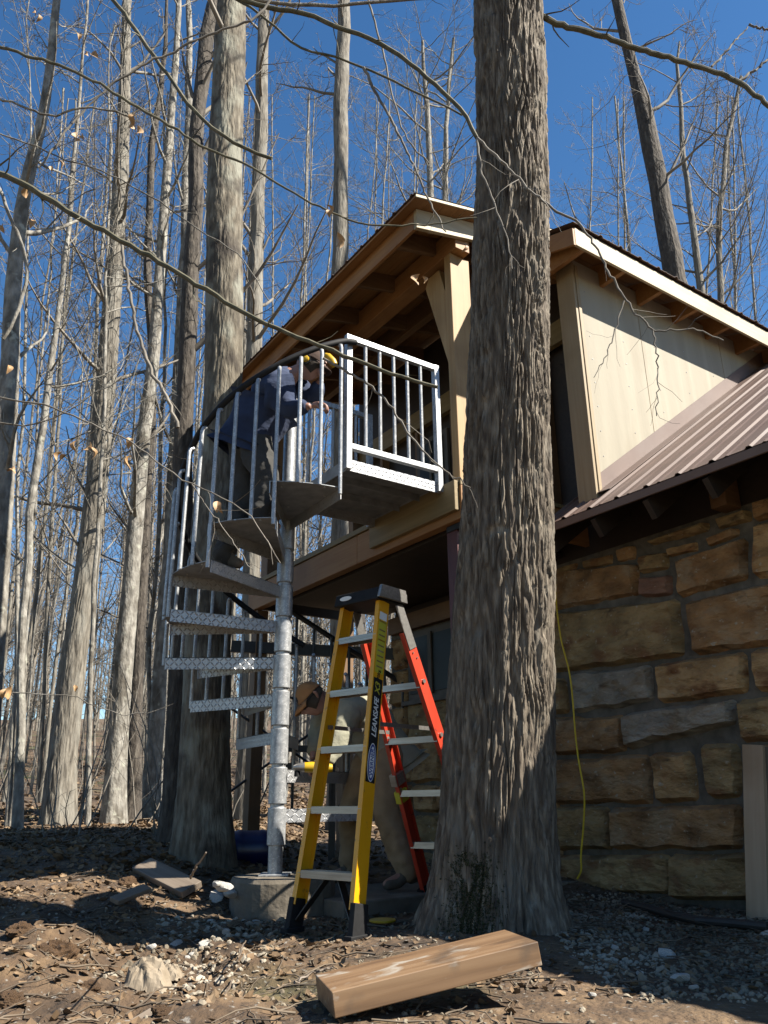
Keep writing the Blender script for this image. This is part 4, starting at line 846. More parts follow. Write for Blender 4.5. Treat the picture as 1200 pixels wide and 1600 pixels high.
# blue barrel lying on its side
a = Acc(); xs = np.linspace(-.32, .32, 17); prof = [.0, .13, .185, .19, .19, .20, .19, .19, .19, .19, .19, .20, .19, .19, .185, .13, .0]
a.tube(np.stack([xs, 0*xs, 0*xs], -1), np.array(prof)+.001, 28); o = a.build('plastic_barrel', BLUEB, smooth=True); o.location = (-1.08, 6.75, -.36); o.rotation_euler = (0, 0, .15); o.scale = (.75, .75, .75)
tag(o, 'dark blue plastic barrel lying on its side behind the staircase pole', 'barrel')

# ------------------------------------------------------------------ loose lumber
def groundpt(u, v, dz=.01):
    zz = -.5
    for _ in range(8): p = atz(u, v, zz); zz = float(gz(p[0], p[1]))+dz
    return p
def plank(name, label, cat, p, q, w, h, mat, up=(0, 0, 1), bev=.004, group=None):
    p = np.array(p, float); q = np.array(q, float); d = q-p; L = np.linalg.norm(d); d /= L; x = np.cross(d, up); x /= np.linalg.norm(x); y = np.cross(x, d)
    M = Matrix(((d[0], -x[0], y[0], p[0]), (d[1], -x[1], y[1], p[1]), (d[2], -x[2], y[2], p[2]), (0, 0, 0, 1)))
    o = Acc().box((0, -w/2, -h/2), (L, w/2, h/2)).build(name, mat, bev=bev); o.matrix_world = M; return tag(o, label, cat, group)
plank('heavy_timber', 'short thick sawn timber lying in the foreground in front of the big trunk', 'timber', (-.200, 2.80, -.566), (.45, 2.98, -.466), .265, .070, TIMBER, bev=.003)
plank('leaning_board', 'pale bare board leaning upright against the stone wall at the right edge', 'board', W(1.93, 1.895, -.68), W(2.02, 1.985, .275), .125, .04, PALEW, up=tuple(E1), bev=.003)
plank('leaning_board', 'darker second board standing behind the pale leaning board', 'board', W(1.99, 1.98, -.68), W(2.04, 2.05, .26), .10, .035, GREYW, up=tuple(E1), bev=.003)
gA, gB = np.array([-1.98, 5.85, -.335]), np.array([-1.33, 5.10, -.47])
gA = at(222, 1352, 5.6); gB = at(300, 1390, 5.2)
plank('loose_board', 'weathered plank lying on the shaded soil slope by the thick grey tree', 'board', gA, gB, .14, .04, GREYW, up=(0, -.6, 1))
plank('loose_board', 'pale cut board end sticking in at the bottom edge of the photo', 'board', at(165, 1640, 2.62), at(252, 1586, 2.85), .08, .035, GREYW, up=(.1, 0, 1))
plank('loose_board', 'narrow sunlit board half buried in soil left of the weathered plank', 'board', at(178, 1408, 4.75), at(230, 1387, 4.95), .07, .025, GREYW, up=(0, -.6, 1))
# dark pipe on the ground by the wall
px_ = [(975, 1410), (1010, 1418), (1050, 1430), (1090, 1438), (1130, 1441), (1200, 1448)]
P_ = np.array([atz(u, v, -.585) for u, v in px_]); o = Acc().tube(P_, .021, 10).build('drain_pipe', PIPE, smooth=True); tag(o, 'dark pipe lying on the gravel along the foot of the stone wall', 'pipe')
# yellow cord hanging on the wall
cp = [(868, 905), (869, 945), (876, 1000), (889, 1045), (894, 1080), (899, 1150), (904, 1190), (914, 1240), (912, 1290), (907, 1340), (909, 1360), (902, 1373)]
P_ = []
for u, v in cp:
    s_, t_, z_ = onS(u, v, 1.99); P_.append(W(s_, t_, z_))
P_ = np.array(P_); tt = np.linspace(0, len(P_)-1, 60); P2 = np.stack([np.interp(tt, range(len(P_)), P_[:, i]) for i in range(3)], -1)
for _ in range(4): P2[1:-1] = (P2[:-2]+P2[1:-1]*2+P2[2:])/4
tag(Acc().tube(P2, .0062, 8).build('extension_cord', CORD, smooth=True), 'yellow extension cord hanging down in front of the stone wall', 'cord')
# yellow lid by the ladder foot
tag(cyl(Acc(), .07, 0, .012, 24).build('yellow_disc', PLYEL, smooth=False), 'small yellow disc lying on the ground behind the ladder foot', 'disc').location = (-.03, 4.62, -.60)
# level standing on the deck and water bottle on the landing
lv = W(1.35, -1.0, 2.067); L_ = thing('spirit_level', 'red level with yellow tip standing upright on the deck', 'level', lv)
Acc().box((-.02, -.012, 0), (.02, .012, .42)).build('body', RED, L_, bev=.003); Acc().box((-.021, -.013, .421), (.021, .013, .5)).build('end_cap', PLYEL, L_, bev=.003)
wb = W(.45, .02, tz(7)+.008); B_ = thing('water_bottle', 'clear plastic water bottle standing on the landing', 'bottle', wb)
Acc().tube([(0, 0, 0), (0, 0, .01), (0, 0, .05), (0, 0, .10), (0, 0, .14), (0, 0, .17), (0, 0, .18)], [.028, .033, .031, .033, .033, .014, .013], 16).build('bottle_body', CLEARP, B_, smooth=True)
Acc().tube([(0, 0, .18), (0, 0, .2)], .015, 12).build('cap', WHITE, B_)

# ------------------------------------------------------------------ rocks, torn bag, moss
def rockmesh(seed, sub=3):
    import bmesh
    bm = bmesh.new(); bmesh.ops.create_icosphere(bm, subdivisions=sub, radius=1)
    co = np.array([v.co[:] for v in bm.verts]); r = np.random.default_rng(seed)
    for _ in range(9):
        n_ = r.normal(0, 1, 3); n_ /= np.linalg.norm(n_); dd = co@n_; lim = r.uniform(.55, .85); co -= np.outer(np.clip(dd-lim, 0, None), n_)
    co *= (1+.06*fbm(co[:, 0]*3+seed, co[:, 1]*3, co[:, 2]*3, 3))[:, None]
    for v, c in zip(bm.verts, co): v.co = c
    me = bpy.data.meshes.new('rock'); bm.to_mesh(me); bm.free(); me.materials.append(ROCKW); return me
RM = [rockmesh(i, 3) for i in range(5)]
rk = [(350, 1385, 34, 0), (338, 1402, 30, 0), (362, 1396, 26, 0), (300, 1465, 30, 0), (322, 1478, 26, 0), (262, 1468, 18, 0), (236, 1480, 16, 0), (348, 1420, 22, 0), (368, 1428, 20, 0), (205, 1420, 16, 0), (345, 1395, 26, 0), (355, 1408, 18, 0), (338, 1382, 14, 0), (275, 1475, 20, 0), (300, 1492, 18, 0), (342, 1476, 28, 0), (330, 1440, 14, 0), (312, 1430, 12, 0), (292, 1497, 12, 0), (366, 1450, 14, 0), (385, 1430, 16, 0),
      (400, 1440, 12, 0), (352, 1455, 14, 0), (318, 1490, 14, 0), (268, 1480, 14, 0), (1062, 1528, 32, 1), (1084, 1543, 16, 1), (1040, 1490, 30, 1), (1196, 1460, 22, 1), (1150, 1448, 26, 1), (1000, 1520, 12, 1), (925, 1555, 14, 1), (1010, 1452, 12, 1), (960, 1480, 14, 1)]
RL = ['pale broken stone in the rubble left of the concrete footing', 'loose grey stone on the gravel in front of the stone wall', 'stone lying by the blue barrel']
RG = ['broken stones left of the footing', 'loose stones on the gravel', 'stones by the barrel']
for i, (u, v, w, g) in enumerate(rk):
    zz = -.55
    for _ in range(6): p = atz(u, v, zz); zz = float(gz(p[0], p[1]))+.01
    sz = w/FPX*(p@_F)*.55; o = put('rock', RM[i % 5]); o.location = p; o.scale = (sz, sz*random.uniform(.7, 1), sz*random.uniform(.5, .75)); o.rotation_euler = (random.uniform(-.3, .3), random.uniform(-.3, .3), random.uniform(0, 6))
    special = {25: 'largest pale chunk of stone on the gravel at lower right', 0: 'biggest white lump on top of the rubble beside the footing', 15: 'flat grey stone at the lower edge of the rubble', 29: 'rock resting at the foot of the pale leaning board'}.get(i)
    tag(o, special or RL[g], 'stone', RG[g])
# torn paper bag
def crumple(nm, label, c, sx, sy, sz, seed, mat, cat='paper bag'):
    n1, n2 = 40, 28; U, V = np.meshgrid(np.linspace(-1, 1, n1), np.linspace(-1, 1, n2)); s_ = np.clip(1-np.abs(U)**3, 0, 1)*np.clip(1-np.abs(V)**3, 0, 1)
    r1 = abs(fbm(U*2+seed, V*2, seed, 2)); Z = s_*.75+s_*(.9*(.35-r1))+.12*fbm(U*6, V*6, seed, 2)
    X = U+.22*fbm(U*3+7, V*3, seed, 3); Y = V+.22*fbm(U*3, V*3+7, seed, 3); i = (np.arange(n2-1)[:, None]*n1+np.arange(n1-1)[None]).ravel()
    o = Acc().add(np.stack([X*sx, Y*sy, Z*sz], -1), np.stack([i, i+1, i+n1+1, i+n1], -1)).build(nm, mat); o.location = c; m = o.modifiers.new('thick', 'SOLIDIFY'); m.thickness = .003
    return tag(o, label, cat)
for (u, v, nm, lb_, sx, sy, sz, sd) in ((228, 1545, 'paper_bag', 'torn crumpled tan paper bag lying in the foreground soil', .085, .07, .10, 3), (262, 1532, 'paper_scrap', 'crumpled scrap of the same paper right of the torn bag', .055, .05, .05, 8)):
    zz = -.5
    for _ in range(6): p = atz(u, v, zz); zz = float(gz(p[0], p[1]))+.01
    crumple(nm, lb_, (p[0], p[1], zz), sx, sy, sz, sd, PAPER, 'paper bag' if sd == 3 else 'paper')
# clods of orange soil and root wads at the left
SOILO = material('orange_clay', [(.25, (.12, .062, .026)), (.7, (.30, .165, .07))], (14, 14, 14), rough=1, bump=1, bdist=.02, bscale=(30, 30, 30))
def clod(seed):
    import bmesh
    bm = bmesh.new(); bmesh.ops.create_icosphere(bm, subdivisions=4, radius=1); co = np.array([v.co[:] for v in bm.verts])
    co *= (1+.6*fbm(co[:, 0]*1.6+seed, co[:, 1]*1.6, co[:, 2]*1.6, 3)+.28*fbm(co[:, 0]*6+seed, co[:, 1]*6, co[:, 2]*6, 3))[:, None]
    for v, c in zip(bm.verts, co): v.co = c
    me = bpy.data.meshes.new('clod'); bm.to_mesh(me); bm.free(); me.materials.append(SOILO); return me
for i, (u, v, w) in enumerate(((90, 1475, 80), (140, 1545, 46), (60, 1540, 40), (20, 1520, 60), (100, 1440, 40), (195, 1440, 36), (300, 1560, 36), (150, 1470, 40), (30, 1460, 50), (250, 1600, 40))):
    zz = -.5
    for _ in range(6): p = atz(u, v, zz); zz = float(gz(p[0], p[1]))
    sz = w/FPX*(p@_F)*.38; o = put('soil_clod', clod(i*3.7)); o.location = (p[0], p[1], zz); o.scale = (sz, sz, sz*.7)
    tag(o, 'largest clod of orange clay heaped at the left of the foreground' if i == 0 else 'lump of dug up orange clay among the roots and leaves at lower left', 'clod', 'clods of dug clay')
# sticks one can pick out
for i, (pl, w, lb_) in enumerate((([(620, 1440), (660, 1432), (700, 1420)], 4, 'thin stick at the foot of the big trunk'), ([(300, 1425), (340, 1412), (385, 1392)], 7, 'pale crooked root reaching over the rubble'),
      ([(258, 1450), (272, 1420), (290, 1400)], 5, 'bent pale twig below the weathered plank'), ([(365, 1515), (372, 1495), (384, 1470)], 4, 'forked twig standing up from the soil left of the ladder'),
      ([(298, 1372), (305, 1355), (322, 1332)], 4, 'twig leaning against the grey tree foot'), ([(335, 1590), (350, 1555), (368, 1525)], 4, 'long thin root in the foreground soil'), ([(460, 1535), (490, 1520), (520, 1512)], 5, 'flat splinter of wood left of the thick timber'))):
    P_ = []
    for j, (u, v) in enumerate(pl): P_.append(groundpt(u, v, .012+.03*j*(i in (3, 4))))
    P_ = np.array(P_); tt = np.linspace(0, len(P_)-1, 14); P2 = np.stack([np.interp(tt, range(len(P_)), P_[:, k]) for k in range(3)], -1)
    P2[1:-1] = (P2[:-2]+P2[1:-1]*2+P2[2:])/4; P2[1:-1] += np.random.default_rng(i).normal(0, .003, (12, 3))
    tag(Acc().tube(P2, np.linspace(1, .5, 14)*w*.5/FPX*3.4, 6).build('stick', GREYW, smooth=True), lb_, 'stick')

# ------------------------------------------------------------------ overhanging branches traced in space
def smooth(P, n):
    P = np.array(P, float); d = np.r_[0, np.cumsum(np.linalg.norm(np.diff(P, axis=0), axis=1))]; s_ = np.linspace(0, d[-1], n)
    Q = np.stack([np.interp(s_, d, P[:, i]) for i in range(P.shape[1])], -1)
    for _ in range(3): Q[1:-1] = (Q[:-2]+2*Q[1:-1]+Q[2:])/4
    return Q
BE0 = np.array([-3.1, 3.3, float(gz(-3.1, 3.3))]); BEE = thing('beech_tree', 'bare beech with curled dry leaves, its thin branches reaching in from the left', 'tree', BE0)
zt = np.linspace(-.1, 8.5, 14); a = Acc(); a.tube(np.stack([.05*np.sin(zt), 0*zt, zt], -1), np.linspace(.15, .05, 14), 14); a.build('trunk', BARKL, BEE, smooth=True)
def pbranch(tree_o, base, pl, Y, w0, w1, mat, seed, nt=10, pre=None, tl=.28, name='branch', ymod=None):
    P_ = [at(u, v, Y+(ymod*i if ymod else 0)) for i, (u, v) in enumerate(pl)]; zc = P_[0]@_F
    if pre is not None: P_ = [np.array(pre)]+P_
    P_ = np.array(P_)-base; Q = smooth(P_, max(20, len(P_)*5)); rg = np.random.default_rng(seed)
    Q[2:-1] += rg.normal(0, .0035, Q[2:-1].shape); r = np.linspace(w0, w1, len(Q))*.5/FPX*zc
    a = Acc(); a.tube(Q, r*(1+rg.normal(0, .04, len(Q))), 9); b_ = a.build(name, mat, tree_o, smooth=True)
    if nt:
        t_ = Acc(); twigs(t_, Q, r.mean(), rg, nt, tl, 1, jit=.2, up=.03, rmin=.0012, start=.12)
        x_ = t_.build('twigs', mat, b_, smooth=True); x_['kind'] = 'stuff'
    return b_, Q
def tk(z): return np.array([-3.08, 3.3, z])
BL = [
 ([(0, 268), (60, 300), (130, 345), (200, 382), (250, 410), (300, 440), (360, 475), (420, 510), (460, 525), (520, 548), (580, 572), (640, 592), (684, 605)], 3.0, 13, 5, TWIGO, tk(3.4), 12),
 ([(505, 560), (560, 590), (600, 620), (622, 650), (640, 680), (690, 735), (735, 762)], 3.02, 4.5, 2, TWIG, None, 5),
 ([(380, 0), (420, 14), (480, 18), (520, 40), (600, 70), (640, 95), (665, 120), (700, 150), (725, 170), (740, 200), (745, 215)], 3.3, 10, 6, TWIGO, tk(5.6), 8),
 ([(745, 215), (750, 262), (768, 305), (790, 362), (800, 420)], 3.3, 4, 1.6, TWIG, None, 4),
 ([(745, 215), (770, 240), (800, 268), (830, 300), (865, 328), (905, 348), (918, 365), (935, 395), (960, 440), (985, 480), (1020, 517), (1050, 516), (1090, 514), (1130, 532)], 3.3, 5, 2, TWIG, None, 9),
 ([(1020, 517), (1027, 560), (1029, 600), (1026, 650)], 3.3, 2.6, 1.4, TWIG, None, 5),
 ([(975, 470), (960, 520), (945, 560), (928, 590)], 3.3, 2.6, 1.2, TWIG, None, 4),
 ([(385, 3), (430, 45), (460, 72), (500, 85), (540, 93), (570, 105), (620, 130), (660, 148), (690, 162), (722, 180)], 3.35, 6, 3, TWIGO, tk(5.5), 8),
 ([(568, 106), (585, 140), (610, 185), (630, 225), (650, 265), (665, 305), (685, 340), (697, 362)], 3.35, 5, 2, TWIG, None, 4),
 ([(577, 8), (590, 50), (600, 90), (608, 130), (620, 175), (635, 220), (670, 255)], 3.5, 4, 2, TWIG, at(560, -120, 3.5), 6),
 ([(385, 2), (440, 8), (520, 8), (600, 2), (680, -4)], 3.5, 7, 5, BARKL, tk(5.7), 3),
 ([(0, 73), (60, 90), (83, 100), (143, 123), (200, 160), (260, 192), (313, 230), (367, 247), (400, 265), (450, 297), (500, 322), (540, 345), (600, 355), (683, 350), (745, 340)], 3.1, 6.5, 2, TWIGO, tk(4.6), 14),
 ([(180, 0), (213, 50), (247, 97), (273, 133), (300, 173), (330, 200), (377, 230), (400, 242), (425, 248)], 3.25, 9, 5, TWIGO, tk(6.1), 8),
 ([(0, 155), (37, 163), (63, 180), (80, 188), (113, 170), (140, 166), (187, 175), (207, 184)], 3.15, 5, 3, BARKL, tk(4.3), 6),
 ([(400, 30), (333, 52), (277, 78), (233, 95), (187, 123), (143, 160), (113, 190), (83, 233), (60, 262)], 3.2, 4, 3, TWIG, at(470, -60, 3.2), 8),
 ([(210, 500), (215, 522), (228, 560), (243, 592), (260, 617), (272, 648), (278, 668)], 3.6, 5, 5.5, TWIG, at(190, 380, 3.6), 5),
 ([(0, 622), (20, 625), (83, 635), (105, 647), (150, 663), (185, 680), (218, 697), (245, 722), (275, 744), (300, 757), (345, 775), (400, 812), (438, 880)], 2.9, 4.5, 1.6, TWIG, tk(2.4), 10),
 ([(0, 665), (33, 668), (72, 664), (110, 640), (150, 612), (190, 590)], 3.0, 6, 1.6, BARKL, tk(2.3), 6),
 ([(0, 1084), (37, 1083), (79, 1085), (118, 1088), (149, 1097), (180, 1116), (214, 1122), (270, 1100)], 3.2, 2.8, 1.2, BARKL, tk(.4), 6),
 ([(300, 757), (330, 800), (360, 840), (385, 880), (395, 890)], 2.9, 2, 1.2, TWIG, None, 3),
 ([(0, 290), (10, 330), (30, 370), (45, 410), (40, 450), (25, 500), (5, 530)], 3.3, 6, 5, BARKL, tk(4.2), 5),
 ([(0, 210), (50, 225), (100, 250), (150, 262), (230, 300), (300, 352), (380, 400), (420, 470)], 3.4, 3, 1.6, BARKL, tk(4.0), 12)]
paths = []
for i, (pl, Y, w0, w1, m, pre, nt) in enumerate(BL): paths.append(pbranch(BEE, BE0, pl, Y, w0, w1, m, 500+i, nt=nt, pre=pre))
T1b = np.array(T1.location)
OB = [([(805, 4), (850, 28), (875, 40), (930, 52), (1000, 78), (1060, 95), (1100, 106), (1150, 125), (1180, 148), (1210, 170)], 3.7, 10, 7, TWIGO, T1b+t1path[-2]+np.array([0, -.2, 0]), 4),
      ([(1112, 104), (1140, 75), (1168, 42)], 3.7, 4, 2, TWIG, None, 3), ([(1155, 127), (1185, 105), (1215, 80)], 3.7, 5, 3, TWIG, None, 3), ([(1170, 38), (1185, 44), (1215, 46)], 3.6, 4, 3, TWIG, None, 0)]
for i, (pl, Y, w0, w1, m, pre, nt) in enumerate(OB): pbranch(T1, T1b, pl, Y, w0, w1, m, 600+i, nt=nt, pre=pre)
# curled dry leaves, each one a piece of the beech
def leafmesh(seed):
    r = np.random.default_rng(seed); n1, n2 = 9, 5; U, V = np.meshgrid(np.linspace(0, 1, n1), np.linspace(-1, 1, n2)); wd = np.sin(pi*U**.8)*.30+.01
    X = U; Y = V*wd; Z = .35*np.abs(V)**1.5*wd*2+.22*np.sin(U*pi*r.uniform(.8, 1.6))+.05*r.normal(0, 1, U.shape)*wd
    i = (np.arange(n2-1)[:, None]*n1+np.arange(n1-1)[None]).ravel()
    return Acc().add(np.stack([X, Y, Z], -1), np.stack([i, i+1, i+n1+1, i+n1], -1)).mesh('dry_leaf', LEAFDRY, True)
LM = [leafmesh(i) for i in range(5)]
for i, (u, v, w) in enumerate(((59, 21, 14), (52, 12, 10), (122, 52, 12), (142, 84, 16), (136, 80, 10), (122, 207, 18), (128, 212, 12), (90, 248, 14), (80, 260, 10), (211, 180, 18), (215, 195, 18), (206, 190, 14), (50, 343, 16), (42, 292, 16), (5, 352, 14), (509, 320, 18), (515, 328, 12), (527, 362, 22), (532, 372, 14), (656, 428, 20), (660, 432, 12), (121, 688, 16), (139, 697, 18), (141, 690, 14), (205, 685, 14), (207, 712, 18), (12, 570, 14), (97, 706, 14), (102, 710, 10), (22, 728, 16), (18, 1072, 16), (10, 1076, 12), (116, 1070, 8), (340, 783, 16), (346, 790, 10), (725, 380, 14))):
    p = at(u, v, 3.05)-BE0; s_ = w/FPX*3.4*1.25; o = put('dry_leaf', LM[i % 5], BEE)
    o.matrix_basis = Matrix.Translation(p)@Matrix.Rotation(random.uniform(0, 6), 4, 'Z')@Matrix.Rotation(random.uniform(.6, 1.9), 4, 'Y')@Matrix.Rotation(random.uniform(0, 6), 4, 'X')@Matrix.Scale(s_, 4)

# ------------------------------------------------------------------ people
def skin(name, nodes, edges, mat, parent, base, sub=2, disp=0, root=0, dscale=.09):
    me = bpy.data.meshes.new(name); me.from_pydata([tuple(np.array(n[0])-base) for n in nodes], edges, []); me.materials.append(mat)
    o = put(name, me, parent); sk = o.modifiers.new('skin', 'SKIN'); sk.use_smooth_shade = True
    for i, n in enumerate(nodes):
        r = n[1] if isinstance(n[1], tuple) else (n[1], n[1]); me.skin_vertices[0].data[i].radius = r
    me.skin_vertices[0].data[root].use_root = True
    m = o.modifiers.new('sub', 'SUBSURF'); m.levels = sub; m.render_levels = sub
    if disp:
        m2 = o.modifiers.new('sub2', 'SUBSURF'); m2.levels = 1; m2.render_levels = 1
        tx = bpy.data.textures.new('folds', 'CLOUDS'); tx.noise_scale = dscale; tx.noise_depth = 2
        d_ = o.modifiers.new('folds', 'DISPLACE'); d_.texture = tx; d_.strength = disp; d_.mid_level = .5; d_.texture_coords = 'LOCAL'
    return o
def hand(parent, base, p, fwd, palm, s=1., name='hand'):
    """fist: fwd = from wrist to knuckles, palm = the way the palm faces; fingers curl round something on the palm side"""
    p = np.array(p, float); f = np.array(fwd, float); f /= np.linalg.norm(f); n = np.array(palm, float); n -= f*(n@f); n /= np.linalg.norm(n); sd = np.cross(f, n)
    nodes = [(p-f*.045*s, .024*s), (p, (.034*s, .022*s))]; edges = [(0, 1)]
    for i, (off, ln) in enumerate(((-.030, .9), (-.010, 1.), (.010, .96), (.029, .8))):
        a0 = p+f*.030*s+sd*off*s; q = [a0, a0+(f*.026*ln+n*.012)*s, a0+(f*.030*ln+n*.038)*s, a0+(f*.008+n*.050)*s]; b_ = len(nodes)
        nodes += [(q[0], .0098*s), (q[1], .0092*s), (q[2], .0085*s), (q[3], .0075*s)]; edges += [(1, b_), (b_, b_+1), (b_+1, b_+2), (b_+2, b_+3)]
    b_ = len(nodes); t0 = p-sd*.03*s; nodes += [(t0-f*.005*s+n*.008*s, .011*s), (t0+(f*.018+n*.030-sd*.004)*s, .0105*s), (t0+(f*.034+n*.040+sd*.006)*s, .009*s)]; edges += [(1, b_), (b_, b_+1), (b_+1, b_+2)]
    return skin(name, nodes, edges, SKIN, parent, base, sub=2, root=1)
def head(parent, base, c, fwd, up, capmat, glasses=False, muffs=False, hairm=HAIR):
    """head centred at c looking along fwd, top along up"""
    f = np.array(fwd, float); f /= np.linalg.norm(f); u = np.array(up, float); u -= f*(u@f); u /= np.linalg.norm(u); x = np.cross(f, u); c = np.array(c, float)
    M = Matrix(((x[0], f[0], u[0], c[0]-base[0]), (x[1], f[1], u[1], c[1]-base[1]), (x[2], f[2], u[2], c[2]-base[2]), (0, 0, 0, 1)))
    n1, n2 = 40, 28; TH, PH = np.meshgrid(np.linspace(0, 2*pi, n1, endpoint=False), np.linspace(.02, pi-.02, n2))
    X = np.sin(PH)*np.cos(TH); Y = np.sin(PH)*np.sin(TH); Z = np.cos(PH)
    front = np.clip(Y, 0, 1); jaw = np.clip(-Z, 0, 1)
    hx = X*(.076-.020*jaw); hy = Y*(.096-.012*jaw*(Y < 0))+.012*jaw*front; hz = Z*.115
    g = lambda x0, z0, sx, sz: np.exp(-((hx-x0)/sx)**2-((hz-z0)/sz)**2)*(Y > 0)
    hy = hy+.028*g(0, -.022, .012, .022)+.012*g(0, -.005, .009, .03)-.010*g(.030, .008, .016, .012)-.010*g(-.030, .008, .016, .012)+.007*g(0, .026, .05, .012)+.009*g(0, -.062, .022, .008)-.006*g(0, -.053, .02, .004)+.010*g(0, -.098, .02, .016)
    i = (np.arange(n2-1)[:, None]*n1+np.arange(n1)[None]); j = (np.arange(n2-1)[:, None]*n1+(np.arange(n1)[None]+1) % n1)
    hd = Acc().add(np.stack([hx, hy, hz], -1), np.stack([i, i+n1, j+n1, j], -1).reshape(-1, 4)).build('head', SKIN, parent, smooth=True, mw=M)
    for sg in (-1, 1):
        Acc().tube([(sg*.074, -.004, -.028), (sg*.083, -.01, -.01), (sg*.086, -.014, .01), (sg*.079, -.008, .024)], [.006, .011, .012, .006], 10).build('ear', SKIN, hd, smooth=True)
        Acc().tube([(sg*.030, .078, .008), (sg*.030, .086, .008), (sg*.030, .0885, .008)], [.011, .010, .004], 10).build('eye', WHITE, hd, smooth=True)
    # hair shell and cap
    k = 16; PHc = np.linspace(.02, 1.62, k); TC, PC = np.meshgrid(np.linspace(0, 2*pi, n1, endpoint=False), PHc)
    def shell(kx, ky, kz, pmax, nm, mat):
        PCm = PC*pmax/1.62; V = np.stack([np.sin(PCm)*np.cos(TC)*kx, np.sin(PCm)*np.sin(TC)*ky-.003, np.cos(PCm)*kz], -1)
        i = (np.arange(k-1)[:, None]*n1+np.arange(n1)[None]); j = (np.arange(k-1)[:, None]*n1+(np.arange(n1)[None]+1) % n1)
        o = Acc().add(V, np.stack([i, i+n1, j+n1, j], -1).reshape(-1, 4)).build(nm, mat, hd, smooth=True); m = o.modifiers.new('t', 'SOLIDIFY'); m.thickness = .003; return o
    hs = shell(.080, .0985, .118, 1.95, 'hair', hairm); hs.matrix_basis = Matrix.Rotation(-.42, 4, 'X')
    shell(.087, .106, .128, 1.36, 'cap', capmat)
    # brim
    an_ = np.linspace(radians(35), radians(145), 14); V = []
    for r_, z_ in ((1.0, .026), (1.42, .012), (1.68, -.004)):
        V += [(.086*cos(q)*min(r_, 1.12), .100*sin(q)*r_, z_+.010*(1-abs(cos(q))*2)) for q in an_]
    n_ = 14; o = Acc().add(V, [[a_*n_+b_, a_*n_+b_+1, (a_+1)*n_+b_+1, (a_+1)*n_+b_] for a_ in range(2) for b_ in range(n_-1)]).build('cap_brim', capmat, hd, smooth=True); m = o.modifiers.new('t', 'SOLIDIFY'); m.thickness = .004
    if glasses:
        for sg in (-1, 1):
            Acc().tube([(sg*.033, .099, .006), (sg*.033, .103, .006)], [.026, .025], 16).build('lens', BLACKP, hd); Acc().tube([(sg*.058, .096, .010), (sg*.080, .06, .012), (sg*.084, .0, .010)], .0035, 6).build('temple', BLACKP, hd)
        Acc().tube([(-.012, .101, .01), (.012, .101, .01)], .003, 6).build('bridge', BLACKP, hd)
    if muffs:
        a_ = np.linspace(0, pi, 20); Acc().tube([(.098*cos(q), -.01, .012+.135*sin(q)) for q in a_], .006, 8).build('headband', BLACKP, hd, smooth=True)
        for sg in (-1, 1):
            Acc().tube([(sg*.082, -.008, -.006), (sg*.096, -.008, -.006)], [.036, .038], 20).build('muff_cushion', BLACKP, hd, smooth=True)
            Acc().tube([(sg*.096, -.008, -.006), (sg*.115, -.008, -.006), (sg*.120, -.008, -.006)], [.026, .022, .010], 20).build('muff_shell', PLYEL, hd, smooth=True)
    return hd
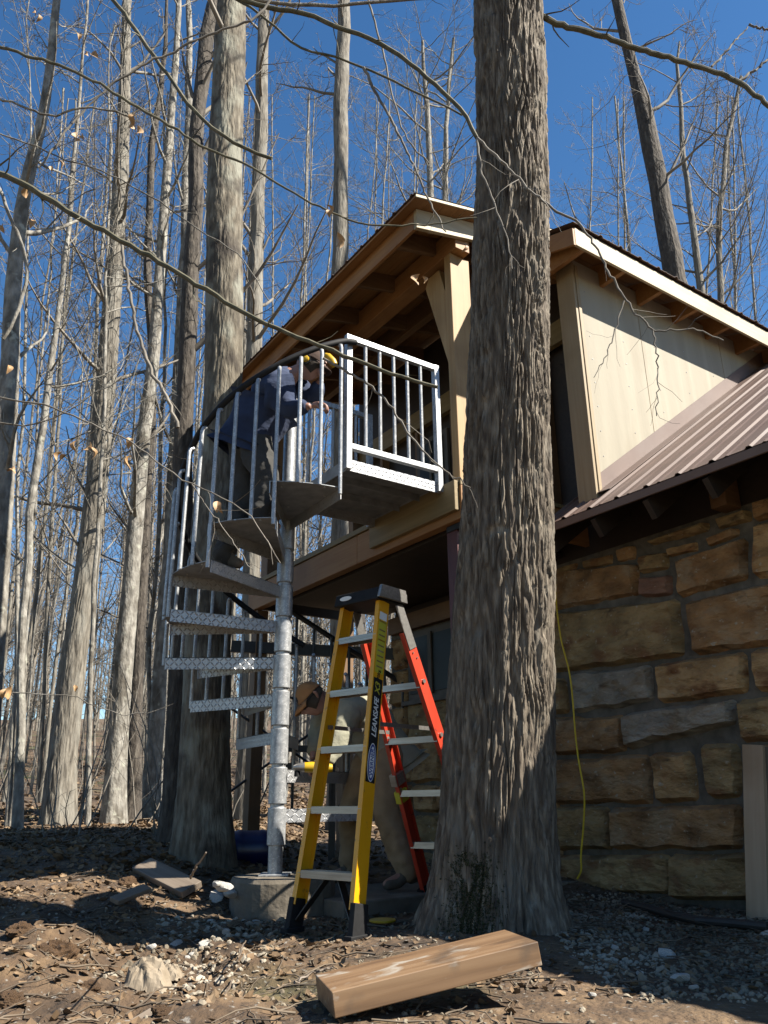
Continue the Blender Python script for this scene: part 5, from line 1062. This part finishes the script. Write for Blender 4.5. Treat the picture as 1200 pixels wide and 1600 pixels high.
def person(name, label, J, mats, base, cap, glasses=False, muffs=False, hf=(1, 0, 0), hu=(0, 0, 1), grip=None):
    """J: joints in world metres"""
    t = thing('person', label, 'person', base); top, trou, boot = mats; J = {k: np.array(v, float) for k, v in J.items()}
    mid = (J['pel']+J['chest'])/2+np.array([0, 0, .015])
    B = ['pel', 'mid', 'chest', 'neck', 'head', 'shL', 'elL', 'wrL', 'shR', 'elR', 'wrR', 'hipL', 'knL', 'anL', 'toL', 'hipR', 'knR', 'anR', 'toR']; J['mid'] = mid
    rad = dict(pel=.10, mid=.10, chest=.115, neck=.05, head=.055, shL=.055, elL=.038, wrL=.026, shR=.055, elR=.038, wrR=.026, hipL=.075, knL=.052, anL=.035, toL=.03, hipR=.075, knR=.052, anR=.035, toR=.03)
    E_ = [('pel', 'mid'), ('mid', 'chest'), ('chest', 'neck'), ('neck', 'head'), ('chest', 'shL'), ('shL', 'elL'), ('elL', 'wrL'), ('chest', 'shR'), ('shR', 'elR'), ('elR', 'wrR'), ('pel', 'hipL'), ('hipL', 'knL'), ('knL', 'anL'), ('anL', 'toL'), ('pel', 'hipR'), ('hipR', 'knR'), ('knR', 'anR'), ('anR', 'toR')]
    skin('body', [(J[b_], rad[b_]) for b_ in B], [(B.index(x), B.index(y)) for x, y in E_], SKIN, t, base)
    hb_ = (J['neck']+J['chest'])/2
    T_ = ['hem', 'pel', 'mid', 'chest', 'nk', 'shL', 'elL', 'wL', 'shR', 'elR', 'wR']; JT = dict(J); JT['hem'] = J['pel']+(J['pel']-J['mid'])*.75; JT['nk'] = J['chest']+(J['neck']-J['chest'])*.7; JT['wL'] = J['elL']+(J['wrL']-J['elL'])*.88; JT['wR'] = J['elR']+(J['wrR']-J['elR'])*.88
    rt_ = dict(hem=.20, pel=.195, mid=.185, chest=.185, nk=.10, shL=.105, elL=.076, wL=.052, shR=.105, elR=.076, wR=.052)
    ET = [('hem', 'pel'), ('pel', 'mid'), ('mid', 'chest'), ('chest', 'nk'), ('chest', 'shL'), ('shL', 'elL'), ('elL', 'wL'), ('chest', 'shR'), ('shR', 'elR'), ('elR', 'wR')]
    skin('jacket', [(JT[b_], rt_[b_]) for b_ in T_], [(T_.index(x), T_.index(y)) for x, y in ET], top, t, base, disp=.035, root=1)
    L_ = ['wst', 'pel', 'hipL', 'thL', 'knL', 'shinL', 'anL', 'hipR', 'thR', 'knR', 'shinR', 'anR']; JL = dict(J); JL['wst'] = J['pel']+(J['mid']-J['pel'])*.6
    for q in 'LR': JL['th'+q] = (J['hip'+q]+J['kn'+q])/2; JL['shin'+q] = (J['kn'+q]*.5+J['an'+q]*.5); JL['an'+q] = J['an'+q]+(J['an'+q]-J['kn'+q])*.16
    rl_ = dict(wst=.15, pel=.17, hipL=.135, thL=.115, knL=.092, shinL=.085, anL=.080, hipR=.135, thR=.115, knR=.092, shinR=.085, anR=.080)
    EL = [('wst', 'pel'), ('pel', 'hipL'), ('hipL', 'thL'), ('thL', 'knL'), ('knL', 'shinL'), ('shinL', 'anL'), ('pel', 'hipR'), ('hipR', 'thR'), ('thR', 'knR'), ('knR', 'shinR'), ('shinR', 'anR')]
    skin('trousers', [(JL[b_], rl_[b_]) for b_ in L_], [(L_.index(x), L_.index(y)) for x, y in EL], trou, t, base, disp=.035, dscale=.07, root=1)
    for q in 'LR':
        an_, to_ = J['an'+q], J['to'+q]; d_ = to_-an_; d_[2] = 0; d_ /= np.linalg.norm(d_)
        heel = an_-d_*.045; heel[2] = to_[2]+.005; skin('boot', [(an_+np.array([0, 0, .03]), .048), (heel, (.042, .045)), (an_+d_*.07+np.array([0, 0, (to_[2]-an_[2])*.75]), (.045, .042)), (to_, (.045, .032))], [(0, 1), (0, 2), (1, 2), (2, 3)][:1]+[(0, 2), (2, 3)], boot, t, base, disp=.006)
    hc = J['head']; head(t, base, hc, hf, hu, cap, glasses, muffs)
    return t
# lower man, bending over under the deck
fR = np.array([.07, 5.36, -.53]); fL = np.array([-.31, 5.80, -.53]); b2 = np.array([-.12, 5.6, -.53])
def A(u, v, Y): return at(u, v, Y)
J2 = dict(pel=A(598, 1168, 5.72), chest=A(550, 1095, 5.62), neck=A(520, 1092, 5.56), head=A(488, 1092, 5.50), shR=A(545, 1112, 5.45), elR=A(528, 1165, 5.35), wrR=A(500, 1196, 5.25), shL=A(528, 1092, 5.78), elL=A(497, 1140, 5.75), wrL=A(488, 1188, 5.6),
          hipR=A(610, 1188, 5.62), knR=A(600, 1268, 5.42), anR=fR+np.array([.06, .03, .10]), toR=fR+np.array([-.10, -.06, .035]), hipL=A(578, 1190, 5.85), knL=A(548, 1262, 5.80), anL=fL+np.array([.06, .02, .10]), toL=fL+np.array([-.10, -.05, .035]))
m2 = person('p', 'man in olive hoodie and tan cap bending over under the deck', J2, (OLIVEH, KHAKI, BOOT), b2, TANCAP, glasses=True, hf=(-.62, -.35, -.72), hu=(-.75, -.1, .6))
hand(m2, b2, A(497, 1198, 5.23), (-1, -.1, -.1), (0, .3, -1)); hand(m2, b2, A(486, 1196, 5.5), (-.7, -.4, -.4), (0, -1, 0))
gp = A(487, 1199, 5.2); G_ = thing('angle_grinder', 'yellow and silver power tool held against the pole by the bending man', 'power tool', gp, radians(8))
Acc().tube([(-.045, 0, 0), (.0, 0, 0), (.10, 0, -.005), (.13, 0, -.005)], [.030, .034, .030, .024], 16).build('tool_body', PLYEL, G_, smooth=True)
Acc().tube([(-.115, 0, 0), (-.10, 0, 0), (-.07, 0, 0), (-.046, 0, 0)], [.012, .022, .028, .031], 16).build('gear_head', ALU, G_, smooth=True); Acc().tube([(-.09, 0, -.02), (-.09, 0, -.055)], [.018, .02], 14).build('spindle', BLACKP, G_, smooth=True)
# upper man leaning over the rail on the stair
b1 = np.array([-.80, 4.75, 1.6]); f1, f2 = np.array([-.78, 4.74, 1.60]), np.array([-1.02, 4.78, 1.365])
J1 = dict(pel=A(397, 672, 4.92), chest=A(432, 606, 4.88), neck=A(458, 584, 4.86), head=A(484, 571, 4.86), shR=A(430, 606, 4.68), elR=A(452, 641, 4.62), wrR=A(487, 634, 4.56), shL=A(448, 592, 5.05), elL=A(492, 622, 5.02), wrL=A(500, 592, 4.90),
          hipR=A(392, 692, 4.86), knR=A(420, 748, 4.74), anR=f1+np.array([-.02, 0, .10]), toR=f1+np.array([.12, .02, .035]), hipL=A(384, 690, 5.0), knL=A(385, 780, 4.95), anL=f2+np.array([0, 0, .1]), toL=f2+np.array([.13, 0, .035]))
m1 = person('p', 'man in navy hoodie and ear defenders leaning forward on the spiral staircase', J1, (NAVY, GREYP, BOOT), b1, DARKC, muffs=True, hf=(.90, -.1, -.42), hu=(.42, -.05, .9))
hand(m1, b1, A(497, 633, 4.53), (.9, -.1, .0), (0, .2, -1), 1.05); hand(m1, b1, A(499, 580, 4.85), (0, -.1, 1), (1, 0, 0), 1.05)
dp = A(512, 566, 4.84); D_ = thing('cordless_drill', 'yellow and black drill raised in the upper man\'s hand', 'power tool', dp, radians(-10))
Acc().tube([(-.02, 0, .06), (.0, 0, .045), (.035, 0, .0), (.05, 0, -.03)], [.018, .028, .030, .024], 16).build('tool_body', PLYEL, D_, smooth=True); Acc().tube([(-.075, 0, .01), (-.01, 0, .01)], [.018, .022], 12).build('handle', BLACKP, D_, smooth=True); Acc().tube([(-.035, 0, .08), (-.02, 0, .06)], [.006, .016], 12).build('chuck', BLACKM, D_, smooth=True)
